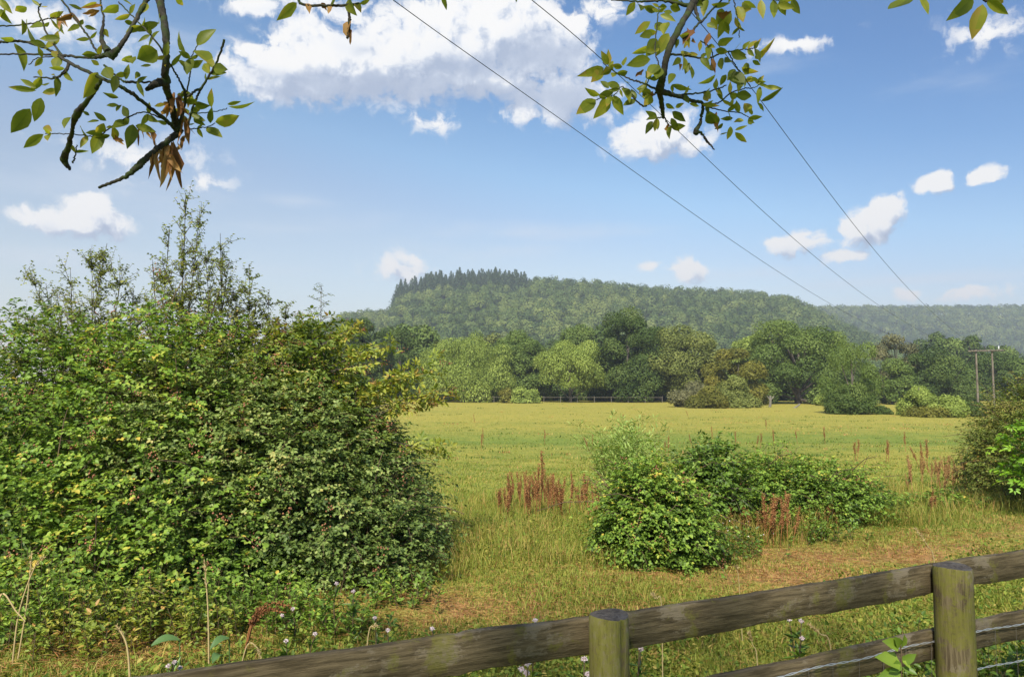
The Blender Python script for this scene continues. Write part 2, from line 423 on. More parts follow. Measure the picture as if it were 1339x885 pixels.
def wedge(rng, n, y0, y1, power=0., half=.86):
    """points in the cone the view covers (with a wide margin), y between y0 and y1"""
    u = rng.uniform(0, 1, n); y = y0 * (y1 / y0) ** u if power else np.sqrt(y0 ** 2 + u * (y1 ** 2 - y0 ** 2))
    return rng.uniform(-1, 1, n) * (half * y + .6), y

def meadow():
    rng = np.random.default_rng(11)
    g = Geo()
    for n, y0, y1, pw, h0, h1, w0, w1 in ((60000, 2.4, 5, 0, .03, .10, .005, .009), (260000, 4.8, 12, 1, .025, .085, .005, .010), (170000, 12, 34, 1, .025, .08, .009, .018), (60000, 34, 110, 1, .03, .09, .02, .05)):
        x, y = wedge(rng, n, y0, y1, pw)
        pm = pathmask(x, y) * np.clip(.42 + 1.25 * lump(np.stack([x, y, 0 * x], 1), 1.7), 0, 1.05)
        n2 = lump(np.stack([x * .6, y, 0 * x], 1), .55); n3 = lump(np.stack([x, y, 0 * x + 9], 1), 2.2)
        h = rng.uniform(h0, h1, n) * (1 - .72 * np.clip(pm * 1.2, 0, 1)) * (1 + .4 * n3)
        base = np.where(y < 12, .36, np.where(y < 34, .43, .52))
        base = base - .22 * np.exp(-((y - 41) / 5) ** 2)
        v = base + .12 * n2 + rng.normal(0, .10, n) + (rng.uniform(0, 1, n) < .13) * .28
        v = np.where(rng.uniform(0, 1, n) < pm * .85, rng.uniform(.72, 1.0, n), v)
        keep = rng.uniform(0, 1, n) > pm * .6
        blades(g, rng, x[keep], y[keep], np.maximum(h[keep], .02), rng.uniform(w0, w1, n)[keep], np.clip(v[keep], 0, 1), 1.4)
    n = 44000; x, y = wedge(rng, n, 4.6, 13, 1); a_ = rng.uniform(0, 6.283, n)
    ax = np.stack([np.cos(a_), np.sin(a_), rng.uniform(-.12, .3, n)], 1); P = np.stack([x, y, tz(x, y) + rng.uniform(.005, .05, n)], 1)
    leaves(g, P, ax, np.array([0, 0, 1.]) + rng.normal(0, .5, (n, 3)), rng.uniform(.04, .13, n), rng.uniform(.003, .006, n), np.clip(rng.normal(.58, .15, n) + .3 * pathmask(x, y), 0, 1))
    for cnt, y0, y1, hh, ww in ((420, 13, 30, .10, .012), (520, 28, 125, .13, .05)):
        cx_, cy_ = wedge(rng, cnt, y0, y1, 1); kq = 16
        x = np.repeat(cx_, kq) + rng.normal(0, 1, cnt * kq) * np.repeat(rng.uniform(.05, .5, cnt), kq) * (1 if y0 < 20 else 1.6); y = np.repeat(cy_, kq) + rng.normal(0, .12, cnt * kq)
        blades(g, rng, x, y, hh * rng.uniform(.4, 1.2, cnt * kq), ww * rng.uniform(.6, 1.2, cnt * kq), np.clip(np.repeat(np.where(rng.uniform(0, 1, cnt) < .25, .85, .1), kq) + rng.normal(0, .08, cnt * kq), 0, 1), .8)
    o = g.build('grass', M['grass']); tag(o, 'short green and straw coloured pasture grass beyond the fence', 'grass', kind='stuff')

    g = Geo()   # long dry grass round the feet of the shrubs
    spots = [  # cx, cy, rx, ry, n, h
        (-.25, 9.3, .95, 1.5, 4200, .34), (.15, 11.8, 1.4, 2., 3400, .38), (-2.3, 6.3, 2.2, .4, 1800, .3), (-4.6, 5.6, 2., .5, 2600, .36), (.75, 8.0, .5, .3, 900, .3),
        (1.9, 8.1, .8, .4, 1500, .32), (3.6, 9.4, 1.6, .5, 2600, .36), (5.4, 11.0, 1.4, .9, 2600, .45), (7.4, 12.4, 2.2, .9, 3600, .45), (-.75, 7.6, .35, .7, 1500, .35),
        (6.5, 14.6, 1.6, 1.2, 2600, .6), (1.6, 7.75, .55, .25, 900, .42), (3.9, 9.95, 1.2, .3, 1600, .62), (5.2, 10.6, .8, .3, 1000, .5), (2.6, 9.2, .5, .4, 900, .6), (1.5, 4.6, 2.4, .7, 900, .2), (3.3, 5.2, 1.8, .8, 800, .2), (-1.8, 5.1, 1.6, .6, 900, .2), (-3.6, 5.0, 1.2, .6, 1600, .35)]
    for cx, cy, rx, ry, n, hh in spots:
        a = rng.uniform(0, 6.283, n); r = np.sqrt(rng.uniform(0, 1, n)) * (1 + .2 * rng.normal(size=n))
        x = cx + rx * r * np.cos(a); y = cy + ry * r * np.sin(a)
        kp = pathmask(x, y) < .42; x, y = x[kp], y[kp]; n = len(x)
        blades(g, rng, x, y, hh * .72 * rng.uniform(.25, 1.15, n), rng.uniform(.003, .007, n), np.clip(rng.normal(.5, .19, n) + (rng.uniform(0, 1, n) < .25) * .22, 0, .95), 1.35)
    o = g.build('long_grass', M['grass']); tag(o, 'long dry grass tangled round the feet of the shrubs', 'grass', kind='stuff')

    g = Geo()   # low broad leaved weeds among the grass near the fence
    n = 52000
    x, y = wedge(rng, n, 4.4, 11, 1); c = lump(np.stack([x, y, 0 * x + 4], 1), 1.5)
    kp = (c + rng.normal(0, .3, n) > np.where(y < 6.3 + .44 * x * (x > 0), -.35, .2)) & (pathmask(x, y) < .5); x, y = x[kp], y[kp]; n = len(x)
    P = np.stack([x, y, tz(x, y) + rng.uniform(.0, .16, n)], 1)
    A = sphere_dirs(rng, n, 0.); N = np.array([0, 0, 1.]) + rng.normal(0, .4, (n, 3))
    leaves(g, P, A, N, rng.uniform(.025, .055, n), rng.uniform(.012, .028, n), np.clip(rng.normal(.30, .18, n), 0, .7))
    o = g.build('ground_cover', M['grass']); tag(o, 'low broad leaved weeds creeping through the grass', 'weeds', kind='stuff')
meadow()

# ------------------------------------------------------------------ shrubs
def ell_surface(rng, ells, n, lumpf=.9, lumpa=.16, zmin=.02, shell=(.8, 1.)):
    """points and outward normals on the outside of a union of ellipsoids"""
    wts = np.array([e[3] * e[4] + e[4] * e[5] + e[3] * e[5] for e in ells]); wts = wts / wts.sum()
    Ps, Ns = [], []
    for e, w in zip(ells, wts):
        m = int(n * w * 1.8) + 8
        d = sphere_dirs(rng, m, -.35); c = np.array(e[:3]); r = np.array(e[3:])
        q = c + d * r; sc = 1 + lumpa * lump(q, lumpf)
        p = c + d * r * (sc * rng.uniform(*shell, m))[:, None]; nn = unit(d / r)
        ok = p[:, 2] > tz(p[:, 0], p[:, 1]) + zmin
        for e2 in ells:
            if e2 is e: continue
            t = np.linalg.norm((p - np.array(e2[:3])) / np.array(e2[3:]), axis=1); ok &= t > .78
        Ps.append(p[ok]); Ns.append(nn[ok])
    P = np.concatenate(Ps); N = np.concatenate(Ns)
    if len(P) > n:
        i = rng.permutation(len(P))[:n]; P, N = P[i], N[i]
    return P, N

def sprays(rng, gl, gc, P, D, Ln, nodes, leafL, leafW, droop=.5, leaflets=3, v0=.45, vs=.12, vshoot=.12, out_n=.6, cane_r=.004, spread=1.0, cane_share=.35, up=1.0):
    """leafy shoots: base P, direction D, length Ln; leaflets in twos or threes at each node"""
    n = len(P); D = unit(D)
    vS = v0 + rng.normal(0, vshoot, n)
    t = (np.arange(nodes) + .6) / nodes
    pos = P[:, None] + D[:, None] * (Ln[:, None] * t)[..., None]
    pos[..., 2] -= droop * Ln[:, None] * t[None] ** 2
    tang = np.repeat(D[:, None], nodes, 1).copy(); tang[..., 2] -= 2 * droop * t[None]
    tang = unit(tang)
    N = np.array([0, 0, up]) + out_n * D[:, None] + rng.normal(0, .38, (n, nodes, 3)); N = unit(N)
    side = unit(np.cross(tang, N)) * np.where(np.arange(nodes) % 2 == 0, 1, -1)[None, :, None]
    main = unit(tang * .55 + side * spread + rng.normal(0, .3, (n, nodes, 3)))
    pos = pos + side * (Ln[:, None] * .04)[..., None]
    pf, mf, nf, vf = pos.reshape(-1, 3), main.reshape(-1, 3), N.reshape(-1, 3), np.repeat(vS, nodes)
    for q in range(leaflets):
        ang = {1: [0], 2: [-.5, .5], 3: [0, 1.15, -1.15], 5: [0, .8, -.8, 1.5, -1.5]}[leaflets][q]
        S = unit(np.cross(nf, mf)); ax = mf * math.cos(ang) + S * math.sin(ang)
        m = len(pf); sc = rng.uniform(.65, 1.2, m) * (1 if q == 0 else .85)
        st = leafL * (.25 if leaflets > 1 else 0.05) * (1 + (leaflets == 5) * .8 * (1 - q // 2 * .4))
        leaves(gl, pf + ax * st * .6 + mf * st * .5, ax, nf + rng.normal(0, .22, (m, 3)), leafL * sc, leafW * sc * rng.uniform(.85, 1.15, m), np.clip(vf + rng.normal(0, vs, m), 0, 1))
    if gc is not None:
        for i in np.where(rng.uniform(0, 1, n) < cane_share)[0]:
            tt = np.linspace(-.35, 1, 5)[:, None]; c = P[i] + D[i] * Ln[i] * tt; c[:, 2] -= (droop * Ln[i] * np.maximum(tt, 0) ** 2)[:, 0]
            tube(gc, c, np.linspace(cane_r, cane_r * .4, 5), 4, cap=False)
    return pos

def berries(rng, geo, centres, n, spread, r):
    """clusters of small round fruits"""
    ico_v = np.array([(0, 0, 1), (1, 0, 0), (0, 1, 0), (-1, 0, 0), (0, -1, 0), (0, 0, -1)], float)
    ico_f = np.array([(0, 1, 2), (0, 2, 3), (0, 3, 4), (0, 4, 1), (5, 2, 1), (5, 3, 2), (5, 4, 3), (5, 1, 4)])
    c = np.repeat(centres, n, 0) + rng.normal(0, 1, (len(centres) * n, 3)) * np.array(spread)
    rr = r * rng.uniform(.7, 1.2, len(c))
    V = c[:, None] + ico_v[None] * rr[:, None, None]
    geo.add(V, (np.arange(len(c))[:, None, None] * 6 + ico_f[None]).reshape(-1, 3), .5)

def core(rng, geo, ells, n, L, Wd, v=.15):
    """leaves deep inside the shrub, tinted darker to paint the shade seen through gaps"""
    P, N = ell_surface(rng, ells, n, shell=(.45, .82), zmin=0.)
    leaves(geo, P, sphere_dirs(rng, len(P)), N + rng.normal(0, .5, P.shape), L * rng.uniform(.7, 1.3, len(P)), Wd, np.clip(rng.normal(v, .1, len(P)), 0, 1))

def bramble(name, label, cat, ells, n, seed, mat='bramble', leafL=.062, leafW=.046, v0=.45, Ln=(.25, .6), nodes=8, droop=.45, berry=0, group=None, canes=.3, vpatch=.15, arch=0, yellow=None, gaps=.0):
    rng = np.random.default_rng(seed)
    e0 = ells[0]; base = (e0[0], e0[1], float(tz(e0[0], e0[1])))
    root = thing(name, label, cat, base, group)
    gl, gc = Geo(), Geo()
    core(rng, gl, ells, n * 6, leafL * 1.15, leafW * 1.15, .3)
    P, N = ell_surface(rng, ells, n, shell=(.74, .99), lumpf=1.5, lumpa=.2)
    if gaps:
        ok = lump(P, 2.6) + rng.normal(0, .12, len(P)) > -gaps; P, N = P[ok], N[ok]
    D = unit(N + np.array([0, 0, .35]) + rng.normal(0, .45, N.shape))
    L = rng.uniform(*Ln, len(P)) * np.where(rng.uniform(0, 1, len(P)) < .06, 1.7, 1)
    vp = vpatch * lump(P, .9) + .10 * (P[:, 2] / (P[:, 2].max() + .01)) - .05  # patchy tint, painted lighter towards the top like sun on the mound
    if yellow: vp = vp + .42 * np.exp(-(np.linalg.norm(P - np.array(yellow[:3]), axis=1) / yellow[3]) ** 2) * (rng.uniform(0, 1, len(P)) < .7)
    idx = np.argsort(vp)
    for part in np.array_split(idx, 8):
        sprays(rng, gl, gc, P[part], D[part], L[part], nodes, leafL, leafW, droop, 3, v0 + vp[part].mean(), .17, .13, cane_share=canes)
    if arch:      # long arching runners, half of them leafy, that break the outline
        i = rng.permutation(len(P))[:arch]; Da = unit(N[i] + np.array([0, 0, .9]) + rng.normal(0, .5, (len(i), 3))); La = rng.uniform(.5, 1.15, len(i))
        h_ = len(i) * 2 // 3
        sprays(rng, gl, gc, P[i[:h_]], Da[:h_], La[:h_], 12, leafL * .85, leafW * .85, .55, 3, v0 + .1, .15, .12, cane_share=1, cane_r=.005)
        sprays(rng, gl, gc, P[i[h_:]], Da[h_:], La[h_:], 3, leafL * .6, leafW * .6, .4, 2, .95, .1, .05, cane_share=1, cane_r=.009)
    for i in range(10):   # woody stems from the root into the mound
        e = ells[i % len(ells)]; t = np.array(e[:3]) + rng.normal(0, .3, 3) * np.array(e[3:])
        b = np.array([e[0], e[1], 0]) + rng.normal(0, .25, 3); b[2] = tz(b[0], b[1]) - .05
        tube(gc, smooth_path([b, (b + t) / 2 + rng.normal(0, .1, 3), t], 8), np.linspace(.018, .008, 9), 5)
    gl.build('foliage', M[mat], root); gc.build('canes', M['cane'], root)
    if berry:
        gb = Geo(); i = rng.permutation(len(P))[:berry]
        berries(rng, gb, P[i] + D[i] * L[i][:, None] * .8 - np.array([0, 0, .04]), 9, (.028, .028, .035), .011)
        tag(gb.build('berries', M['berry'], root), kind='stuff')
    return root

def twiggy(name, label, cat, base, shoots, seed, mat='hawthorn', leafL=.026, leafW=.02, side=14, sideL=(.15, .45), fill=1., group=None, leaflets=2, nodes=7, v0=.42):
    """upright thorny shrub: bare stems with small leaves along many short twigs"""
    rng = np.random.default_rng(seed); root = thing(name, label, cat, base, group)
    gl, gc = Geo(), Geo()
    b = np.array(base)
    for tip, rad in shoots:
        tip = np.array(tip, float); bb = b + rng.normal(0, .12, 3) * np.array([1, 1, 0])
        m = (bb + tip) / 2 + rng.normal(0, .12, 3); pts = smooth_path([bb, m, tip], 16)
        tube(gc, pts, np.linspace(rad, .003, len(pts)), 5, cap=False)
        n = int(side * fill)
        i = rng.uniform(.35, 1, n) ** .8; idx = (i * (len(pts) - 1)).astype(int); P = pts[idx]
        ax = unit(tip - bb)
        D = unit(ax * .9 + rng.normal(0, .75, (n, 3)) + np.array([0, 0, .25])); L = rng.uniform(*sideL, n) * (1.25 - .75 * i)
        for j in range(n): tube(gc, [P[j], P[j] + D[j] * L[j] * .5 + rng.normal(0, .01, 3), P[j] + D[j] * L[j]], [.005, .004, .002], 4, cap=False)
        sprays(rng, gl, None, P, D, L, nodes, leafL, leafW, .0, leaflets, v0, .14, .1, spread=.9)
        ns = int(n * 1.6)   # second order twigs
        q = rng.integers(0, n, ns); t = rng.uniform(.3, .95, ns); P2 = P[q] + D[q] * (L[q] * t)[:, None]
        D2 = unit(D[q] + rng.normal(0, .8, (ns, 3))); L2 = rng.uniform(.08, .22, ns)
        for j in range(ns): tube(gc, [P2[j], P2[j] + D2[j] * L2[j]], [.003, .0015], 3, cap=False)
        sprays(rng, gl, None, P2, D2, L2, max(4, nodes - 2), leafL, leafW, .0, leaflets, v0, .14, .1, spread=.9)
    gl.build('foliage', M[mat], root); gc.build('stems', M['twig'], root)
    return root

def elder(name, label, cat, ells, n, seed, mat='elder', leafL=.085, leafW=.036, v0=.5, umbels=0, extra=(), Ln=(.2, .45)):
    rng = np.random.default_rng(seed); e0 = ells[0]; base = (e0[0], e0[1], float(tz(e0[0], e0[1])))
    root = thing(name, label, cat, base); gl, gc = Geo(), Geo()
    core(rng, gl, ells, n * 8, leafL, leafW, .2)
    P, N = ell_surface(rng, ells, n, shell=(.72, .98)); D = unit(N + np.array([0, 0, .5]) + rng.normal(0, .4, N.shape)); L = rng.uniform(*Ln, len(P))
    sprays(rng, gl, gc, P, D, L, 4, leafL, leafW, .3, 5, v0, .13, .14, cane_share=.4, cane_r=.005)
    for px, py, Y, qx, qy in extra:      # shoots that stick out of the crown, tinted lighter to paint sunlight on them
        a, b = at(px, py, Y), at(qx, qy, Y - .1)
        d = (b - a); m = 5
        sprays(rng, gl, gc, np.repeat(a[None], m, 0) + rng.normal(0, .03, (m, 3)), d[None] + rng.normal(0, .05, (m, 3)), np.full(m, np.linalg.norm(d)), 6, leafL * .95, leafW, .05, 5, v0 + .22, .12, .08, cane_share=.3, cane_r=.005, up=.25, out_n=.1)
    b0 = np.array(base)
    for i in range(9):
        e = ells[i % len(ells)]; t = np.array(e[:3]) + unit(rng.normal(0, 1, 3)) * np.array(e[3:]) * .6; t[2] = max(t[2], b0[2] + .3)
        tube(gc, smooth_path([b0 + rng.normal(0, .12, 3) * [1, 1, 0], (b0 + t) / 2 + rng.normal(0, .1, 3), t], 10), np.linspace(.03, .008, 11), 5)
    gl.build('foliage', M[mat], root); gc.build('stems', M['twig'], root)
    if umbels:
        gb = Geo(); i = rng.permutation(len(P))[:umbels]
        berries(rng, gb, P[i] + D[i] * L[i][:, None] * .8 - np.array([0, 0, .05]), 26, (.05, .05, .022), .0065)
        if extra:
            c = np.array([at(q[3] + 4, q[4] + 6, q[2] - .1) for q in extra]); berries(rng, gb, c, 16, (.04, .04, .02), .007)
        tag(gb.build('berries', M['brown_berry'], root), kind='stuff')
    return root

def left_thicket():
    bramble('bramble_thicket', 'big glossy bramble mound with yellowing leaves filling the left side beside the fence', 'bramble',
            [(-5.35, 8.9, .2, 2.5, 2.3, 2.4), (-3.95, 8.7, .2, 1.7, 2.0, 2.42), (-6.9, 8.6, .2, 1.6, 2.2, 2.2), (-3.4, 7.5, .1, 1.3, 1.1, 1.35), (-5.0, 7.1, .1, 1.4, 1.0, 1.15), (-5.4, 6.5, -.1, 1.1, .7, .75), (-4.0, 6.55, -.1, 1.2, .7, .72), (-2.9, 6.8, -.1, .9, .6, .6), (-6.4, 7.0, .0, 1.0, 1., 1.2)], 5400, 21, v0=.42, berry=260, canes=.3, arch=130, gaps=.5, yellow=(-3.35, 6.3, .75, 1.0), leafL=.052, leafW=.039)
    bramble('bramble_thicket', 'grey green bramble mound below the elder, sloping to the open field', 'bramble',
            [(-2.55, 8.5, .2, 1.55, 1.75, 1.85), (-3.3, 8.2, .9, 1.2, 1.25, 1.2), (-1.78, 8.5, .1, .82, 1.2, 1.3), (-2.2, 7.5, .0, 1.2, .75, 1.05), (-1.45, 7.8, -.05, .58, .8, .72)], 3500, 22, mat='bramble_grey', v0=.48, leafL=.042, leafW=.031, berry=110, nodes=9, arch=90, gaps=.55)
    b = lambda x, y: (x, y, float(tz(x, y)))
    Y = 9.2
    sh = [(at(*p, Y + q), r) for p, q, r in (((243, 252), 0, .02), ((222, 300), .3, .014), ((262, 270), -.1, .012), ((288, 305), .1, .013), ((200, 345), .2, .012), ((300, 340), -.2, .012), ((275, 370), .3, .012), ((235, 380), -.3, .012), ((190, 400), -.2, .012), ((255, 330), .2, .012), ((215, 350), -.2, .012), ((310, 400), 0, .012), ((250, 420), -.4, .012), ((268, 320), -.2, .012))]
    twiggy('hawthorn_shrub', 'tall thin hawthorn whose sparse leafy top reaches highest above the left thicket', 'hawthorn', b(-4.0, 9.2), sh, 31, side=30, fill=1.6, leafL=.031, leafW=.024, v0=.52, sideL=(.15, .6))
    sh = [(at(*p, 9.4 + q), r) for p, q, r in (((118, 325), 0, .014), ((140, 318), .1, .012), ((92, 350), .2, .012), ((160, 350), -.1, .012), ((38, 350), 0, .01), ((60, 370), .1, .01), ((75, 385), -.3, .01), ((30, 400), 0, .01), ((120, 380), -.3, .012), ((150, 395), -.4, .012), ((100, 400), -.4, .012), ((175, 380), .1, .01))]
    twiggy('hawthorn_shrub', 'hawthorn with spiky twigs rising left of the tallest hawthorn', 'hawthorn', b(-5.3, 9.4), sh, 32, side=30, fill=1.6, leafL=.031, leafW=.024, v0=.52, sideL=(.15, .6))
    sh = [(at(*p, 9.3 + q), r) for p, q, r in (((326, 345), 0, .012), ((352, 378), .1, .01), ((375, 400), 0, .01), ((305, 375), .2, .01), ((335, 395), -.2, .01), ((360, 415), -.2, .01), ((395, 425), -.1, .01), ((318, 410), -.3, .01))]
    twiggy('hawthorn_shrub', 'low hawthorn with bare pointed twig tips between the tallest hawthorn and the elder', 'hawthorn', b(-3.2, 9.3), sh, 33, side=30, fill=1.7, leafL=.032, leafW=.025)
    elder('elder_shrub', 'yellow green elder with brown berry heads standing over the field edge of the left thicket', 'elder',
          [(-2.6, 9.1, 1.8, .62, .8, .85), (-2.0, 8.9, 1.2, .52, .65, .72), (-2.5, 8.6, 1.35, .6, .6, .7), (-3.1, 9.4, 1.7, .6, .7, .8)], 620, 41, umbels=120,
          extra=[(490, 505, 8.4, 545, 478), (500, 520, 8.4, 580, 468), (505, 530, 8.4, 590, 505), (505, 540, 8.4, 565, 522), (455, 470, 8.6, 520, 452), (530, 580, 8.4, 588, 592), (430, 450, 8.8, 470, 425), (440, 480, 8.6, 500, 470), (470, 520, 8.5, 530, 500)], v0=.55)
    sh = [(at(*p, 7.9 + q), .01) for p, q in (((60, 430), .2), ((110, 440), .1), ((170, 450), 0), ((230, 455), 0), ((290, 450), .1), ((340, 450), .2), ((380, 460), .3), ((200, 480), -.2), ((270, 490), -.2), ((330, 500), -.1), ((140, 485), -.2), ((30, 460), .1))]
    twiggy('hawthorn_shrub', 'fine leaved hawthorn growing up through the face of the bramble mound', 'hawthorn', b(-3.9, 8.6), sh, 34, side=36, fill=1.7, leafL=.03, leafW=.024, v0=.5)
    # the lone spire of a young tree
    rng = np.random.default_rng(5); p0 = at(421, 470, 9.3); p0[2] = tz(p0[0], p0[1]); p1 = at(420, 373, 9.3)
    root = thing('young_tree', 'slender dark spire of a young tree poking above the elder', 'tree', p0); gl, gc = Geo(), Geo()
    tube(gc, [p0, (p0 + p1) / 2, p1], [.02, .012, .003], 6); z = np.linspace(.72, .99, 16)
    P = p0 + (p1 - p0) * z[:, None]; a = np.arange(16) * 2.4
    D = np.stack([np.cos(a), np.sin(a) * .6, np.full(16, .45)], 1); L = .33 * (1.05 - z) / .33 + .05
    sprays(rng, gl, gc, P, D, L, 6, .05, .016, .1, 2, .25, .1, .05, cane_share=1, cane_r=.004)
    gl.build('foliage', M['hawthorn'], root); gc.build('trunk', M['twig'], root)
    # the bare broken limb lying through the hawthorn
    g = Geo(); tube(g, smooth_path([at(165, 437, 8.6), at(190, 415, 8.7), at(200, 409, 8.7), at(214, 402, 8.8)], 12), np.linspace(.03, .018, 13), 6)
    tag(g.build('dead_branch', M['twig'], origin=at(190, 415, 8.7)), 'bare grey brown broken branch caught in the hawthorn tops', 'branch')

def centre_shrubs():
    bramble('bramble_bush', 'rounded bramble bush with pale leaves in the middle of the field edge', 'bramble',
            [(1.58, 8.3, .25, .46, .46, .80), (1.32, 8.2, .1, .32, .36, .55), (1.82, 8.2, .15, .32, .36, .58)], 950, 51, leafL=.042, leafW=.032, v0=.5, berry=30, Ln=(.15, .42), arch=30, gaps=.8)
    bramble('bramble_bush', 'long low dark bramble mound right of the rounded bramble bush', 'bramble',
            [(3.75, 10.7, .0, .8, .6, .78), (4.55, 10.9, -.05, .8, .6, .74), (5.25, 11.2, -.15, .6, .5, .48), (3.1, 10.4, -.05, .4, .4, .5)], 1500, 52, leafL=.042, leafW=.032, v0=.45, berry=20, arch=46, gaps=.6)
    bramble('bramble_bush', 'low sprawling bramble at the right tip of the long mound', 'bramble',
            [(6.1, 11.7, -.2, .7, .45, .28), (7.2, 12.3, -.2, .9, .45, .22)], 420, 53, leafL=.05, leafW=.036, v0=.5, Ln=(.15, .4))
    rng = np.random.default_rng(61)      # willow whips
    base = at(822, 690, 9.3); base[2] = tz(base[0], base[1]); root = thing('willow_shrub', 'pale green feathery willow whips rising behind the rounded bramble', 'willow', base)
    gl, gc = Geo(), Geo(); n = 80
    P = base + rng.normal(0, .14, (n, 3)) * [1, 1, 0]; D = np.stack([rng.normal(-.02, .17, n), rng.normal(0, .12, n), np.ones(n)], 1); L = rng.uniform(.95, 1.55, n)
    sprays(rng, gl, gc, P, D, L, 46, .085, .016, -.02, 2, .72, .15, .1, cane_share=.35, spread=.5, out_n=.2, cane_r=.003)
    gl.build('foliage', M['willow'], root); gc.build('stems', M['cane'], root)
    elder('leafy_shrub', 'bright green upright leafy shrub between the willow whips and the long bramble mound', 'shrub', [(2.7, 9.9, .55, .38, .4, .62), (2.4, 9.8, .4, .3, .35, .5)], 240, 62, mat='sapling', leafL=.07, leafW=.032, v0=.45)

def right_shrubs():
    bramble('hawthorn_bush', 'rusty brown tinged hawthorn bush cut by the right edge of the frame', 'hawthorn',
            [(9.45, 13.2, .6, 1.0, 1.0, 1.3), (10.6, 13.4, .8, 1.2, 1.2, 1.5), (9.6, 12.9, .1, .8, .8, .8), (8.9, 13.0, .2, .6, .7, .8)], 2700, 71, mat='rusty_hawthorn', leafL=.034, leafW=.026, v0=.42, Ln=(.2, .5), nodes=10, droop=.15, vpatch=.22, arch=40)
    elder('elder_shrub', 'vivid lime green elder leaning in at the right edge of the frame', 'elder', [(8.35, 11.4, .62, .55, .55, .75), (9.0, 11.5, .7, .75, .6, .95)], 190, 72, mat='lime', leafL=.095, leafW=.045, v0=.5)
left_thicket(); centre_shrubs(); right_shrubs()

# ------------------------------------------------------------------ trees
def tleaf(name, dark, mid, light, transl=.32):
    return leaf_mat(name, [(0, dark), (.5, mid), (1, light)], transl, .6, .2, .35, .45)
TM = {
    'dark': tleaf('dark_crown', (.032, .06, .013), (.08, .125, .026), (.15, .20, .044)),
    'mid': tleaf('mid_crown', (.055, .095, .02), (.13, .19, .04), (.21, .27, .065)),
    'light': tleaf('light_crown', (.13, .18, .035), (.26, .33, .065), (.38, .45, .105)),
    'olive': tleaf('olive_crown', (.08, .105, .024), (.18, .21, .048), (.28, .30, .08)),
    'ochre': tleaf('ochre_crown', (.075, .085, .014), (.17, .17, .025), (.28, .245, .045)),
    'hill': tleaf('hillside_crown', (.035, .065, .015), (.10, .15, .034), (.20, .24, .06)),
    'grey': tleaf('greyish_crown', (.08, .085, .038), (.16, .16, .07), (.25, .235, .11)),
}

